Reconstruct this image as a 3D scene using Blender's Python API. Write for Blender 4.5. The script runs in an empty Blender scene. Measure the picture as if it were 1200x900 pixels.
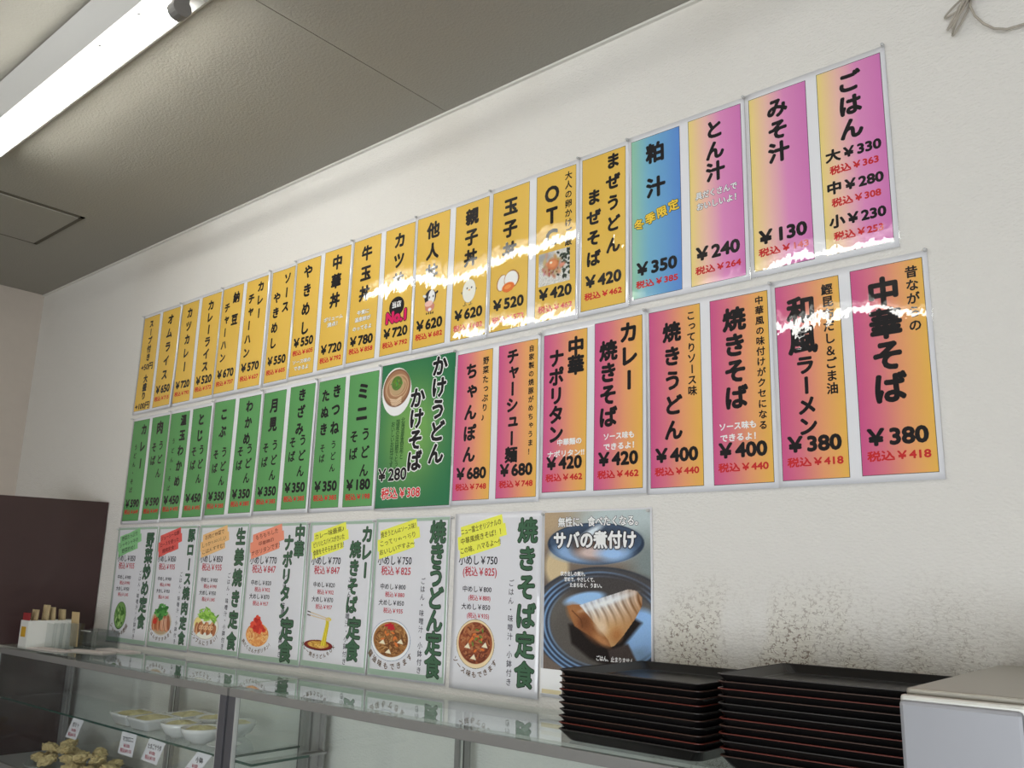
import bpy, bmesh, math, random
import numpy as np
from mathutils import Vector, Matrix

C = bpy.context.scene.collection
SC = bpy.context.scene
# ------------------------------------------------------------------ camera
S = 1.62                                   # metres per wall unit: camera stands 1.62 m from the poster wall
cam_d = bpy.data.cameras.new('camera'); cam = bpy.data.objects.new('camera', cam_d); C.objects.link(cam)
cam_d.sensor_width = 36.0; cam_d.lens = 36.0 * 1018.76 / 1200.0
cam_d.clip_start = 0.02; cam_d.clip_end = 60
R_ = Vector((0.76047411, 0.64892358, 0.02402736)); U_ = Vector((0.12426436, -0.18174348, 0.9754628)); F_ = Vector((-0.63736763, 0.73882846, 0.21884929))
M = Matrix.Identity(4)
for i in range(3):
    M[i][0] = R_[i]; M[i][1] = U_[i]; M[i][2] = -F_[i]
M[0][3], M[1][3], M[2][3] = 0.0, -S, 1.5
cam.matrix_world = M
SC.camera = cam
# ------------------------------------------------------------------ light and exposure
SC.view_settings.view_transform = 'Standard'; SC.view_settings.look = 'None'
SC.view_settings.gamma = 1.0; SC.view_settings.use_curve_mapping = False
SC.view_settings.exposure = -0.68
SC.cycles.transparent_max_bounces = 32; SC.cycles.max_bounces = 14
TUBE_STRENGTH = 38.0
DAYLIGHT = 205.0
world = bpy.data.worlds.new('world'); SC.world = world; world.use_nodes = True
bgn = world.node_tree.nodes['Background']; bgn.inputs[0].default_value = (0.85, 0.92, 1.0, 1); bgn.inputs[1].default_value = 0.6
ld = bpy.data.lights.new('window_daylight', 'AREA'); ld.shape = 'RECTANGLE'; ld.size = 4.2; ld.size_y = 1.3
ld.energy = DAYLIGHT; ld.color = (0.93, 0.97, 1.0)
lo = bpy.data.objects.new('window_daylight', ld); C.objects.link(lo)
lo.location = (1.0, -4.85, .82); lo.rotation_euler = (math.radians(90), 0, 0)     # shines towards +Y

# ------------------------------------------------------------------ colour and material helpers
def lin1(c):
    c = c / 255.0
    return c / 12.92 if c <= 0.04045 else ((c + 0.055) / 1.055) ** 2.4
def lin(c, k=1.0):
    return tuple(min(0.95, lin1(x) * k) for x in c)
INK = 1.28                                  # printed colours were read off a photograph whose paper is not pure white
def ink(c): return lin(c, INK)
def new_mat(name):
    m = bpy.data.materials.new(name); m.use_nodes = True
    nt = m.node_tree; b = nt.nodes['Principled BSDF']
    return m, nt, b
def mat(name, col, rough=0.6, metal=0.0, noise=0.0, nscale=40.0, bump=0.0, coat=0.0, spec=0.5):
    m, nt, b = new_mat(name)
    b.inputs['Roughness'].default_value = rough; b.inputs['Metallic'].default_value = metal
    b.inputs['Coat Weight'].default_value = coat; b.inputs['Specular IOR Level'].default_value = spec
    c = lin(col)
    b.inputs['Base Color'].default_value = (*c, 1)
    if noise or bump:
        tc = nt.nodes.new('ShaderNodeTexCoord'); n = nt.nodes.new('ShaderNodeTexNoise')
        n.inputs['Scale'].default_value = nscale; n.inputs['Detail'].default_value = 4
        nt.links.new(tc.outputs['Object'], n.inputs['Vector'])
        if noise:
            r = nt.nodes.new('ShaderNodeMix'); r.data_type = 'RGBA'
            r.inputs[6].default_value = (*[x * (1 - noise) for x in c], 1); r.inputs[7].default_value = (*[min(1, x * (1 + noise)) for x in c], 1)
            nt.links.new(n.outputs['Fac'], r.inputs[0]); nt.links.new(r.outputs[2], b.inputs['Base Color'])
        if bump:
            bp = nt.nodes.new('ShaderNodeBump'); bp.inputs['Strength'].default_value = 1.0; bp.inputs['Distance'].default_value = bump
            nt.links.new(n.outputs['Fac'], bp.inputs['Height']); nt.links.new(bp.outputs['Normal'], b.inputs['Normal'])
    return m

def make_print(name, wave=0.0008, crinkle=0.00011, coat=1.0):
    """printed paper under a glossy laminate; the print itself is a colour attribute, the film is a wavy clear coat"""
    m, nt, b = new_mat(name)
    a = nt.nodes.new('ShaderNodeAttribute'); a.attribute_name = 'print'
    nt.links.new(a.outputs['Color'], b.inputs['Base Color'])
    b.inputs['Roughness'].default_value = 0.75; b.inputs['Specular IOR Level'].default_value = 0.15
    b.inputs['Coat Weight'].default_value = coat; b.inputs['Coat Roughness'].default_value = 0.015; b.inputs['Coat IOR'].default_value = 1.5
    g = nt.nodes.new('ShaderNodeNewGeometry')
    n1 = nt.nodes.new('ShaderNodeTexNoise'); n1.inputs['Scale'].default_value = 7.0; n1.inputs['Detail'].default_value = 1.5
    mp = nt.nodes.new('ShaderNodeMapping'); mp.inputs['Scale'].default_value = (1.0, 1.0, 0.6)
    n2 = nt.nodes.new('ShaderNodeTexNoise'); n2.inputs['Scale'].default_value = 55.0; n2.inputs['Detail'].default_value = 2.0
    mp2 = nt.nodes.new('ShaderNodeMapping'); mp2.inputs['Scale'].default_value = (1.0, 1.0, 0.35)
    nt.links.new(g.outputs['Position'], mp.inputs['Vector']); nt.links.new(mp.outputs['Vector'], n1.inputs['Vector'])
    nt.links.new(g.outputs['Position'], mp2.inputs['Vector']); nt.links.new(mp2.outputs['Vector'], n2.inputs['Vector'])
    b1 = nt.nodes.new('ShaderNodeBump'); b1.inputs['Distance'].default_value = wave * 3; b1.inputs['Strength'].default_value = 1
    b2 = nt.nodes.new('ShaderNodeBump'); b2.inputs['Distance'].default_value = crinkle * 3; b2.inputs['Strength'].default_value = 1
    nt.links.new(n1.outputs['Fac'], b1.inputs['Height']); nt.links.new(n2.outputs['Fac'], b2.inputs['Height'])
    nt.links.new(b1.outputs['Normal'], b2.inputs['Normal']); nt.links.new(b2.outputs['Normal'], b.inputs['Coat Normal'])
    return m
M_PRINT = make_print('laminated_print')

def make_glass(name, tint=(0.972, 0.985, 0.983), f0=0.04, rough=0.0):
    """thin clear sheet: transparent, mirror-like towards grazing angles (Schlick)"""
    m = bpy.data.materials.new(name); m.use_nodes = True; nt = m.node_tree; nt.nodes.clear()
    out = nt.nodes.new('ShaderNodeOutputMaterial'); mix = nt.nodes.new('ShaderNodeMixShader')
    tr = nt.nodes.new('ShaderNodeBsdfTransparent'); tr.inputs[0].default_value = (*tint, 1)
    gl = nt.nodes.new('ShaderNodeBsdfGlossy'); gl.inputs['Roughness'].default_value = rough; gl.inputs['Color'].default_value = (0.95, 0.98, 0.97, 1)
    lw = nt.nodes.new('ShaderNodeLayerWeight'); lw.inputs['Blend'].default_value = 0.5
    pw = nt.nodes.new('ShaderNodeMath'); pw.operation = 'POWER'; pw.inputs[1].default_value = 5.0
    ma = nt.nodes.new('ShaderNodeMath'); ma.operation = 'MULTIPLY_ADD'; ma.inputs[1].default_value = 1 - f0; ma.inputs[2].default_value = f0
    nt.links.new(lw.outputs['Facing'], pw.inputs[0]); nt.links.new(pw.outputs[0], ma.inputs[0]); nt.links.new(ma.outputs[0], mix.inputs[0])
    nt.links.new(tr.outputs[0], mix.inputs[1]); nt.links.new(gl.outputs[0], mix.inputs[2]); nt.links.new(mix.outputs[0], out.inputs['Surface'])
    return m
M_GLASS = make_glass('clear_glass')
M_GLASS_TOP = make_glass('polished_counter_glass', tint=(0.94, 0.96, 0.955), f0=0.07)
M_GLASS_EDGE = mat('glass_edge_green', (40, 80, 70), rough=0.15)
M_ACRYL = make_glass('clear_acrylic', tint=(0.86, 0.87, 0.87), f0=0.06)
M_FILM = make_glass('laminate_film', tint=(0.985, 0.985, 0.99), f0=0.03, rough=0.05)
M_ALU = mat('brushed_aluminium', (150, 149, 147), rough=0.42, metal=0.35, noise=0.05, nscale=30)
M_ALU_D = mat('dark_anodised_aluminium', (96, 96, 102), rough=0.45, metal=0.3)
M_ALU_L = mat('bright_aluminium_edge', (205, 205, 205), rough=0.35, metal=0.5)
M_RUBBER = mat('black_gasket', (22, 22, 26), rough=0.6)
M_PIN = mat('grey_plastic_pin', (206, 206, 206), rough=0.25, coat=0.5)
M_PINMETAL = mat('steel_pin_point', (120, 120, 120), rough=0.3, metal=1.0)

# ------------------------------------------------------------------ mesh helpers
def link(name, me, m=None, parent=None):
    o = bpy.data.objects.new(name, me); C.objects.link(o)
    if m is not None and not me.materials: me.materials.append(m)
    if parent is not None: o.parent = parent
    return o
def empty(name, loc=(0, 0, 0), rz=0.0):
    o = bpy.data.objects.new(name, None); C.objects.link(o); o.location = loc; o.rotation_euler = (0, 0, rz)
    o.empty_display_size = 0.05
    return o
def tag(o, label=None, cat=None, group=None, kind=None):
    if label: o['label'] = label
    if cat: o['category'] = cat
    if group: o['group'] = group
    if kind: o['kind'] = kind
    return o
def mesh_from(name, V, Fc, cols=None, smooth=False):
    me = bpy.data.meshes.new(name)
    V = np.asarray(V, dtype=np.float32); Fc = np.asarray(Fc, dtype=np.int32)
    k = Fc.shape[1]
    me.vertices.add(len(V)); me.vertices.foreach_set('co', V.ravel())
    me.loops.add(Fc.size); me.loops.foreach_set('vertex_index', Fc.ravel())
    me.polygons.add(len(Fc)); me.polygons.foreach_set('loop_start', np.arange(0, Fc.size, k, dtype=np.int32))
    if smooth: me.polygons.foreach_set('use_smooth', np.ones(len(Fc), dtype=bool))
    me.update(calc_edges=True)
    if cols is not None:
        a = me.color_attributes.new('print', 'FLOAT_COLOR', 'POINT')
        c4 = np.ones((len(V), 4), dtype=np.float32); c4[:, :3] = cols
        a.data.foreach_set('color', c4.ravel())
    me.validate()
    return me
class MB:
    """collects simple solids into ONE bmesh"""
    def __init__(s): s.bm = bmesh.new()
    def box(s, x0, x1, y0, y1, z0, z1):
        vs = [s.bm.verts.new(p) for p in ((x0, y0, z0), (x1, y0, z0), (x1, y1, z0), (x0, y1, z0), (x0, y0, z1), (x1, y0, z1), (x1, y1, z1), (x0, y1, z1))]
        for f in ((0, 3, 2, 1), (4, 5, 6, 7), (0, 1, 5, 4), (1, 2, 6, 5), (2, 3, 7, 6), (3, 0, 4, 7)):
            s.bm.faces.new([vs[i] for i in f])
        return s
    def prism(s, pts, axis_pts):
        """sweep a closed list of 3D points by a vector"""
        a = [s.bm.verts.new(p) for p in pts]; b = [s.bm.verts.new(Vector(p) + Vector(axis_pts)) for p in pts]
        n = len(pts); s.bm.faces.new(a[::-1]); s.bm.faces.new(b)
        for i in range(n): s.bm.faces.new([a[i], a[(i + 1) % n], b[(i + 1) % n], b[i]])
        return s
    def tube(s, path, r, seg=8, closed=False):
        path = [Vector(p) for p in path]; n = len(path); rings = []
        up = Vector((0.13, 0.21, 0.97))
        for i, p in enumerate(path):
            if closed: t = path[(i + 1) % n] - path[i - 1]
            else: t = path[min(i + 1, n - 1)] - path[max(i - 1, 0)]
            t.normalize(); u = t.cross(up)
            if u.length < 1e-4: u = t.cross(Vector((1, 0, 0)))
            u.normalize(); v = t.cross(u)
            rr = r[i] if isinstance(r, (list, tuple)) else r
            rings.append([s.bm.verts.new(p + (u * math.cos(a) + v * math.sin(a)) * rr) for a in [2 * math.pi * k / seg for k in range(seg)]])
        m = n if closed else n - 1
        for i in range(m):
            A, B = rings[i], rings[(i + 1) % n]
            for k in range(seg):
                f = s.bm.faces.new([A[k], A[(k + 1) % seg], B[(k + 1) % seg], B[k]]); f.smooth = True
        if not closed:
            s.bm.faces.new(rings[0][::-1]); s.bm.faces.new(rings[-1])
        return s
    def loft(s, rings, cap0=True, cap1=True, smooth=False):
        L = [[s.bm.verts.new(p) for p in r] for r in rings]; n = len(L[0])
        for A, B in zip(L[:-1], L[1:]):
            for k in range(n):
                f = s.bm.faces.new([A[k], A[(k + 1) % n], B[(k + 1) % n], B[k]]); f.smooth = smooth
        if cap0: s.bm.faces.new(L[0][::-1])
        if cap1: s.bm.faces.new(L[-1])
        return s
    def build(s, name, m=None, parent=None, bevel=0.0, seg=2):
        bmesh.ops.recalc_face_normals(s.bm, faces=s.bm.faces)
        if bevel:
            bmesh.ops.bevel(s.bm, geom=[e for e in s.bm.edges], offset=bevel, segments=seg, affect='EDGES', profile=0.5)
        me = bpy.data.meshes.new(name); s.bm.to_mesh(me); s.bm.free()
        return link(name, me, m, parent)

# ------------------------------------------------------------------ room shell
H = 2.831
def struct(o): o['kind'] = 'structure'; return o
def wall_material():
    m, nt, b = new_mat('painted_textured_wall')
    b.inputs['Roughness'].default_value = 0.85; b.inputs['Specular IOR Level'].default_value = 0.2
    g = nt.nodes.new('ShaderNodeNewGeometry')
    def noise(scale, detail, vec=None, sc=None):
        n = nt.nodes.new('ShaderNodeTexNoise'); n.inputs['Scale'].default_value = scale; n.inputs['Detail'].default_value = detail
        if sc:
            mp = nt.nodes.new('ShaderNodeMapping'); mp.inputs['Scale'].default_value = sc
            nt.links.new(g.outputs['Position'], mp.inputs['Vector']); nt.links.new(mp.outputs['Vector'], n.inputs['Vector'])
        else: nt.links.new(g.outputs['Position'], n.inputs['Vector'])
        return n
    def math_(op, a, b_=None, c_=None, clamp=False):
        n = nt.nodes.new('ShaderNodeMath'); n.operation = op; n.use_clamp = clamp
        for i, x in enumerate((a, b_, c_)):
            if x is None: continue
            if isinstance(x, (int, float)): n.inputs[i].default_value = x
            else: nt.links.new(x, n.inputs[i])
        return n.outputs[0]
    def ramp(v, lo_, hi_):
        n = nt.nodes.new('ShaderNodeMapRange'); n.interpolation_type = 'SMOOTHSTEP'
        n.inputs['From Min'].default_value = lo_; n.inputs['From Max'].default_value = hi_
        nt.links.new(v, n.inputs['Value']); return n.outputs[0]
    bumpn = noise(150, 4, sc=(.8, 1.0, 1.4)); bump2 = noise(18, 2)
    h = math_('ADD', bumpn.outputs['Fac'], math_('MULTIPLY', bump2.outputs['Fac'], 1.4))
    bp = nt.nodes.new('ShaderNodeBump'); bp.inputs['Distance'].default_value = 0.006; bp.inputs['Strength'].default_value = 0.55
    nt.links.new(h, bp.inputs['Height']); nt.links.new(bp.outputs['Normal'], b.inputs['Normal'])
    # grime specks caught in the relief above the trays
    sep = nt.nodes.new('ShaderNodeSeparateXYZ'); nt.links.new(g.outputs['Position'], sep.inputs[0])
    big = noise(5.5, 2, sc=(1.6, 1.0, 0.7))
    mx = math_('MULTIPLY', ramp(sep.outputs['X'], -1.10, -0.93), math_('SUBTRACT', 1.0, ramp(sep.outputs['X'], -0.60, -0.2)))
    mz = math_('SUBTRACT', 1.0, ramp(sep.outputs['Z'], 1.36, 1.56))
    my = ramp(sep.outputs['Y'], -0.05, -0.02)
    reg = math_('MULTIPLY', math_('MULTIPLY', mx, mz), my)
    reg = math_('MULTIPLY', reg, ramp(big.outputs['Fac'], 0.30, 0.58))
    vo = nt.nodes.new('ShaderNodeTexVoronoi'); vo.feature = 'DISTANCE_TO_EDGE'; vo.inputs['Scale'].default_value = 120
    nz = noise(60, 3); mixv = nt.nodes.new('ShaderNodeVectorMath'); mixv.operation = 'MULTIPLY_ADD'
    nt.links.new(nz.outputs['Color'], mixv.inputs[0]); mixv.inputs[1].default_value = (0.03, 0.03, 0.03); nt.links.new(g.outputs['Position'], mixv.inputs[2])
    nt.links.new(mixv.outputs[0], vo.inputs['Vector'])
    sp = noise(85, 1, sc=(1.0, 1.0, 1.3))
    speck = math_('MULTIPLY', math_('SUBTRACT', 1.0, ramp(vo.outputs['Distance'], 0.03, 0.14)), ramp(sp.outputs['Fac'], 0.45, 0.58))
    dirt = math_('MULTIPLY', speck, reg)
    base = nt.nodes.new('ShaderNodeMix'); base.data_type = 'RGBA'
    base.inputs[6].default_value = (*lin((232, 229, 224)), 1); base.inputs[7].default_value = (*lin((224, 220, 208)), 1)
    nt.links.new(math_('MULTIPLY', reg, 0.9), base.inputs[0])
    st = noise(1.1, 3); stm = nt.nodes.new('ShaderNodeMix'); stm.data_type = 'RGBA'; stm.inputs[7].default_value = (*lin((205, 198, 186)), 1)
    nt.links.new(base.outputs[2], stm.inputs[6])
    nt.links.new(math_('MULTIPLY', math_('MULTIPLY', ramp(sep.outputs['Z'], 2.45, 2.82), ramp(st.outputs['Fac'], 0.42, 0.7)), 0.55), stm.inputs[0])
    fin = nt.nodes.new('ShaderNodeMix'); fin.data_type = 'RGBA'; fin.inputs[7].default_value = (*lin((140, 124, 112)), 1)
    nt.links.new(stm.outputs[2], fin.inputs[6]); nt.links.new(dirt, fin.inputs[0])
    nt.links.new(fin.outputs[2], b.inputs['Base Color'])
    return m
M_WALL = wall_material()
M_CEIL = mat('embossed_ceiling_board', (164, 161, 152), rough=0.9, noise=0.03, nscale=130, bump=0.0018, spec=0.2)
M_FLOOR = mat('grey_vinyl_floor', (120, 116, 108), rough=0.5, noise=0.1, nscale=6)
XL, XR, YB = -4.507, 3.4, -5.0
struct(MB().box(XL - .1, XR + .1, 0.0, 0.1, 0, H + .1).build('wall_front', M_WALL))
struct(MB().box(XL - .1, XL, YB, 0.0, 0, H + .1).build('wall_left', mat('dimmed_cream_wall', (206, 196, 186), rough=0.85, noise=.03, nscale=20, bump=.002, spec=.2)))  # cream tint; this wall's weaker light is put into a darker base colour
struct(MB().box(XR, XR + .1, YB, 0.0, 0, H + .1).build('wall_right', M_WALL))
wb = MB(); wb.box(XL - .1, -1.3, YB - .1, YB, 0, H + .1); wb.box(3.2, XR + .1, YB - .1, YB, 0, H + .1)
wb.box(-1.3, 3.2, YB - .1, YB, 0, .12); wb.box(-1.3, 3.2, YB - .1, YB, 1.52, H + .1)
struct(wb.build('wall_back', M_WALL))
struct(MB().box(XL - .1, XR + .1, YB - .1, .1, -.1, 0).build('floor', M_FLOOR))
M_GROOVE = mat('dark_seam_groove', (70, 66, 58), rough=0.9)
M_TRIM = mat('white_plastic_cornice', (226, 224, 218), rough=0.5)
# ceiling in two boards with a groove at x = -1.67
c = MB(); c.box(XL - .1, -1.672, YB - .1, .1, H, H + .1); c.box(-1.669, XR + .1, YB - .1, .1, H, H + .1); c.box(-1.672, -1.669, YB - .1, .1, H + .004, H + .1)
struct(c.build('ceiling', M_CEIL))
struct(MB().box(XL, XR, -.010, 0, H - .007, H - .0005).build('trim_1', M_TRIM))
# ceiling access hatch with its dark frame gap
hx0, hx1, hy0, hy1 = -3.79, -3.335, -0.776, -0.318
hm = MB()
hm.box(hx0, hx1, hy1 - .016, hy1, H - .003, H - .0003); hm.box(hx0, hx1, hy0, hy0 + .016, H - .003, H - .0003)
hm.box(hx0, hx0 + .016, hy0, hy1, H - .003, H - .0003); hm.box(hx1 - .016, hx1, hy0, hy1, H - .003, H - .0003)
hr = empty('ceiling_hatch', (0, 0, 0))
tag(hr, 'square access hatch with a dark frame set in the grey ceiling', 'ceiling hatch')
hm.build('hatch_frame', mat('dark_hatch_frame', (92, 88, 76), rough=0.7), hr)
MB().box(hx0 + .018, hx1 - .018, hy0 + .018, hy1 - .018, H - .006, H - .0003).build('hatch_panel', M_CEIL, hr)

# ------------------------------------------------------------------ fluorescent lamps
M_LAMPBODY = mat('white_enamel_lamp_body', (186, 186, 184), rough=0.45)
M_SOCKET = mat('grey_lamp_socket', (120, 118, 116), rough=0.5)
m_, nt_, b_ = new_mat('glowing_tube')
b_.inputs['Base Color'].default_value = (1, 1, 1, 1); b_.inputs['Emission Color'].default_value = (1.0, 0.99, 0.93, 1); b_.inputs['Emission Strength'].default_value = TUBE_STRENGTH
M_TUBE = m_
def lamp(x0, x1, y, label):
    r = empty('fluorescent_lamp', ((x0 + x1) / 2, y, H))
    tag(r, label, 'ceiling lamp')
    hb, ht, hh = .048, .092, .058; a = -(x1 - x0) / 2 - .035; b = -a
    MB().prism([(a, -ht, -.001), (a, -hb, -hh), (a, hb, -hh), (a, ht, -.001)], (b - a, 0, 0)).build('lamp_body', M_LAMPBODY, r)
    L = (x1 - x0) / 2; zt = -hh - .036
    MB().tube([(-L, 0, zt), (L, 0, zt)], .016, 16).build('tube', M_TUBE, r)
    for s in (-1, 1):
        so = MB(); so.loft([[(s * (L + d), math.cos(t) * .022, zt + math.sin(t) * .022) for t in [2 * math.pi * k / 16 for k in range(16)]] for d in (-.004, .026)])
        so.box(min(s * (L + .002), s * (L + .024)), max(s * (L + .002), s * (L + .024)), -.016, .016, zt, -hh)
        so.build('socket', M_SOCKET, r)
    for xx in (L - .13, L - .33, -L + .2): MB().tube([(xx, -.026, -hh), (xx, -.026, -hh - .004)], .005, 10).build('screw', M_PINMETAL, r)
    return r
lamp(-2.93, -1.73, -.81, 'fluorescent tube lamp in a white housing shining on the ceiling')
lamp(-3.10, -1.90, -1.49, 'fluorescent tube lamp of the second ceiling row, left half')
lamp(-1.70, -0.50, -1.49, 'fluorescent tube lamp of the second ceiling row, right half')
lamp(-1.70, -0.50, -2.40, 'fluorescent tube lamp of the third ceiling row')

# ------------------------------------------------------------------ lettering engine (built-in font outlines, thickened)
_gc = {}
def glyphs(text, res=3, space=1.0):
    """outline of a string as (verts Nx2, tris), unit em, cached"""
    key = (text, res, space)
    if key in _gc: return _gc[key]
    cu = bpy.data.curves.new('tmp', 'FONT'); cu.body = text; cu.resolution_u = res; cu.space_character = space
    o = bpy.data.objects.new('tmp', cu); C.objects.link(o)
    bpy.context.view_layer.update()
    me = bpy.data.meshes.new_from_object(o.evaluated_get(bpy.context.evaluated_depsgraph_get()))
    me.calc_loop_triangles()
    V = np.empty(len(me.vertices) * 3, dtype=np.float32); me.vertices.foreach_get('co', V)
    T = np.empty(len(me.loop_triangles) * 3, dtype=np.int32); me.loop_triangles.foreach_get('vertices', T)
    V = V.reshape(-1, 3)[:, :2].astype(np.float64); T = T.reshape(-1, 3)
    bpy.data.objects.remove(o); bpy.data.curves.remove(cu); bpy.data.meshes.remove(me)
    _gc[key] = (V, T); return V, T
def bolden(V, T, w, k=8):
    if w <= 0: return V, T, np.zeros(len(V))
    Vs = [V] + [V + np.array([math.cos(2 * math.pi * i / k), math.sin(2 * math.pi * i / k)]) * w for i in range(k)]
    return np.concatenate(Vs), np.concatenate([T + len(V) * i for i in range(k + 1)]), np.repeat(np.arange(k + 1) * -6e-6, len(V))
SMALL = set('ゃゅょっャュョッァィ')
class Art:
    """flat printed shapes in one colour on a sheet; positions in metres from the sheet's own frame (x right, y down)"""
    def __init__(s): s.V = []; s.T = []; s.L = []; s.n = 0
    def add(s, V, T, L=0.0):
        s.V.append(np.asarray(V, float)); s.T.append(np.asarray(T) + s.n); s.L.append(np.zeros(len(V)) + L + (len(s.V) % 9) * .7e-6); s.n += len(V)
    def char(s, ch, x, y, size, w=.035, rot=0.0, sx=1.0, sy=1.0, k=8, vert=True, res=3):
        V, T = glyphs(ch, res); V = V - np.array([.5, .36]) if ord(ch) > 0x2000 else V - np.array([(V[:, 0].min() + V[:, 0].max()) / 2, .34])
        if vert and ch in 'ー〜': V = np.stack([V[:, 1], -V[:, 0]], 1)
        if vert and ch in SMALL: V = V + np.array([.10, .10])
        V, T, L = bolden(V, T, w, k)
        V = V * np.array([size * sx, size * sy]); c, n = math.cos(rot), math.sin(rot)
        V = np.stack([V[:, 0] * c - V[:, 1] * n, V[:, 0] * n + V[:, 1] * c], 1)
        s.add(np.stack([x + V[:, 0], y - V[:, 1]], 1), T, L)
    def column(s, text, x, y0, y1, size, **kw):
        n = len(text)
        for i, ch in enumerate(text):
            if ch != ' ': s.char(ch, x, y0 + (y1 - y0) * (i / (n - 1) if n > 1 else 0), size, **kw)
    def line(s, text, x, y, height, width=None, w=.03, rot=0.0, k=8, res=3, space=1.0):
        """horizontal text centred at (x,y); height = em size, squeezed or stretched to width"""
        V, T = glyphs(text, res, space)
        cx = (V[:, 0].min() + V[:, 0].max()) / 2; wd = V[:, 0].max() - V[:, 0].min()
        V = V - np.array([cx, .36 if any(ord(ch) > 0x2000 for ch in text) else .345])
        sx = (width / wd) if width else height
        V, T, L = bolden(V * np.array([sx / height, 1]), T, w, k)
        V = V * height; c, n = math.cos(rot), math.sin(rot)
        V = np.stack([V[:, 0] * c - V[:, 1] * n, V[:, 0] * n + V[:, 1] * c], 1)
        s.add(np.stack([x + V[:, 0], y - V[:, 1]], 1), T, L)
    def arc(s, text, x, y, rx, ry, a0, a1, size, w=.02, k=6):
        n = len(text)
        for i, ch in enumerate(text):
            a = math.radians(a0 + (a1 - a0) * i / (n - 1))
            s.char(ch, x + rx * math.cos(a), y - ry * math.sin(a), size, w=w, rot=math.atan2(ry * math.cos(a), -rx * math.sin(a)), k=k, vert=False, res=2)
    def poly(s, pts):
        p = np.asarray(pts, float); n = len(p)
        s.add(np.concatenate([p, p.mean(0, keepdims=True)]), [(i, (i + 1) % n, n) for i in range(n)], len(s.V) * 8e-6)
    def rect(s, x0, y0, x1, y1):
        nx, ny = max(1, int(abs(x1 - x0) / .02)), max(1, int(abs(y1 - y0) / .02))
        X, Y = np.meshgrid(np.linspace(x0, x1, nx + 1), np.linspace(y0, y1, ny + 1)); i = np.arange(nx * ny); a = i // nx * (nx + 1) + i % nx
        s.add(np.stack([X.ravel(), Y.ravel()], 1), np.concatenate([np.stack([a, a + 1, a + nx + 2], 1), np.stack([a, a + nx + 2, a + nx + 1], 1)]), len(s.V) * 2e-6)
class Sheet:
    """a laminated sheet pinned on the wall: x0..x1, z1 top, z0 bottom (metres)"""
    def __init__(s, name, x0, x1, z1, z0, label, cat='poster', base=.0035, seed=0, paper=(247, 247, 252), m=None, film=True):
        s.x0, s.z1, s.w, s.h = x0, z1, x1 - x0, z1 - z0; s.base = base; s.m = m or M_PRINT
        rnd = random.Random(seed); s.ph = [rnd.uniform(0, 6.28) for _ in range(4)]
        s.org = np.array([(x0 + x1) / 2, 0, z0])
        s.root = s.grid(name, 0, 0, s.w, s.h, 0.0, ink(paper) if max(paper) < 240 else lin(paper, .93), None, nx=16, nz=24, thick=.0006)
        s.root.location = Vector(s.org)
        tag(s.root, label, cat)
        if film:
            e = .0018; V = []; Fc = []
            for (a, b, c_, d) in ((-e, -e, s.w + e, 0), (-e, s.h, s.w + e, s.h + e), (-e, 0, 0, s.h), (s.w, 0, s.w + e, s.h)):
                n = len(V)
                for (x, y) in ((a, b), (c_, b), (c_, d), (a, d)): V.append((x, y))
                Fc.append((n + 3, n + 2, n + 1, n))
            link('laminate_edge', mesh_from('laminate_edge', s.to3(np.array(V), .0001), np.array(Fc)), M_FILM, s.root)
    def warp(s, x, y):
        u, v = x / s.w, y / s.h
        return .0011 * np.sin(2.1 * u + 2.6 * v + s.ph[0]) + .0007 * np.sin(5.0 * u - 3.2 * v + s.ph[1]) + .0035 * np.clip(v, 0, 1) ** 3 * (.55 + .45 * math.sin(s.ph[2]))
    def to3(s, P, lay):
        P = np.asarray(P, float)
        X = s.x0 + P[:, 0]; Z = s.z1 - P[:, 1]; Y = -(s.base + lay + s.warp(P[:, 0], P[:, 1]))
        return np.stack([X, Y, Z], 1) - s.org
    def grid(s, name, x0, y0, x1, y1, lay, col, parent, nx=8, nz=12, colfn=None, thick=0.0):
        xs = np.linspace(x0, x1, nx + 1); ys = np.linspace(y0, y1, nz + 1)
        X, Y = np.meshgrid(xs, ys); P = np.stack([X.ravel(), Y.ravel()], 1)
        V = s.to3(P, lay)
        cols = np.tile(np.asarray(col), (len(V), 1)) if colfn is None else colfn((P[:, 0] - x0) / (x1 - x0), (P[:, 1] - y0) / (y1 - y0))
        i = np.arange(nz * nx); r, q = i // nx, i % nx; a = r * (nx + 1) + q
        Fc = np.stack([a + nx + 1, a + nx + 2, a + 1, a], 1)
        if thick:
            n = len(V); B = V.copy(); B[:, 1] += thick
            V = np.concatenate([V, B]); cols = np.concatenate([cols, cols])
            bd = list(range(nx + 1)) + [(k + 1) * (nx + 1) + nx for k in range(nz)] + [nz * (nx + 1) + k for k in range(nx - 1, -1, -1)] + [k * (nx + 1) for k in range(nz - 1, 0, -1)]
            side = [(bd[k], bd[(k + 1) % len(bd)], bd[(k + 1) % len(bd)] + n, bd[k] + n) for k in range(len(bd))]
            Fc = np.concatenate([Fc, Fc[:, ::-1] + n, np.array(side)])
        return link(name, mesh_from(name, V, Fc, cols, smooth=not thick), s.m, parent)
    def art(s, name, art, col, lay, parent, raw=False):
        V = s.to3(np.concatenate(art.V), lay + np.concatenate(art.L)); T = np.concatenate(art.T)
        # face the room (-Y)
        a, b, c = V[T[:, 0]], V[T[:, 1]], V[T[:, 2]]; ny = np.cross(b - a, c - a)[:, 1]
        T = np.where((ny > 0)[:, None], T[:, ::-1], T); T = T[np.abs(ny) > 1e-13]
        return link(name, mesh_from(name, V, T, np.tile(np.asarray(col if raw else ink(col)), (len(V), 1))), s.m, parent)
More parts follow.
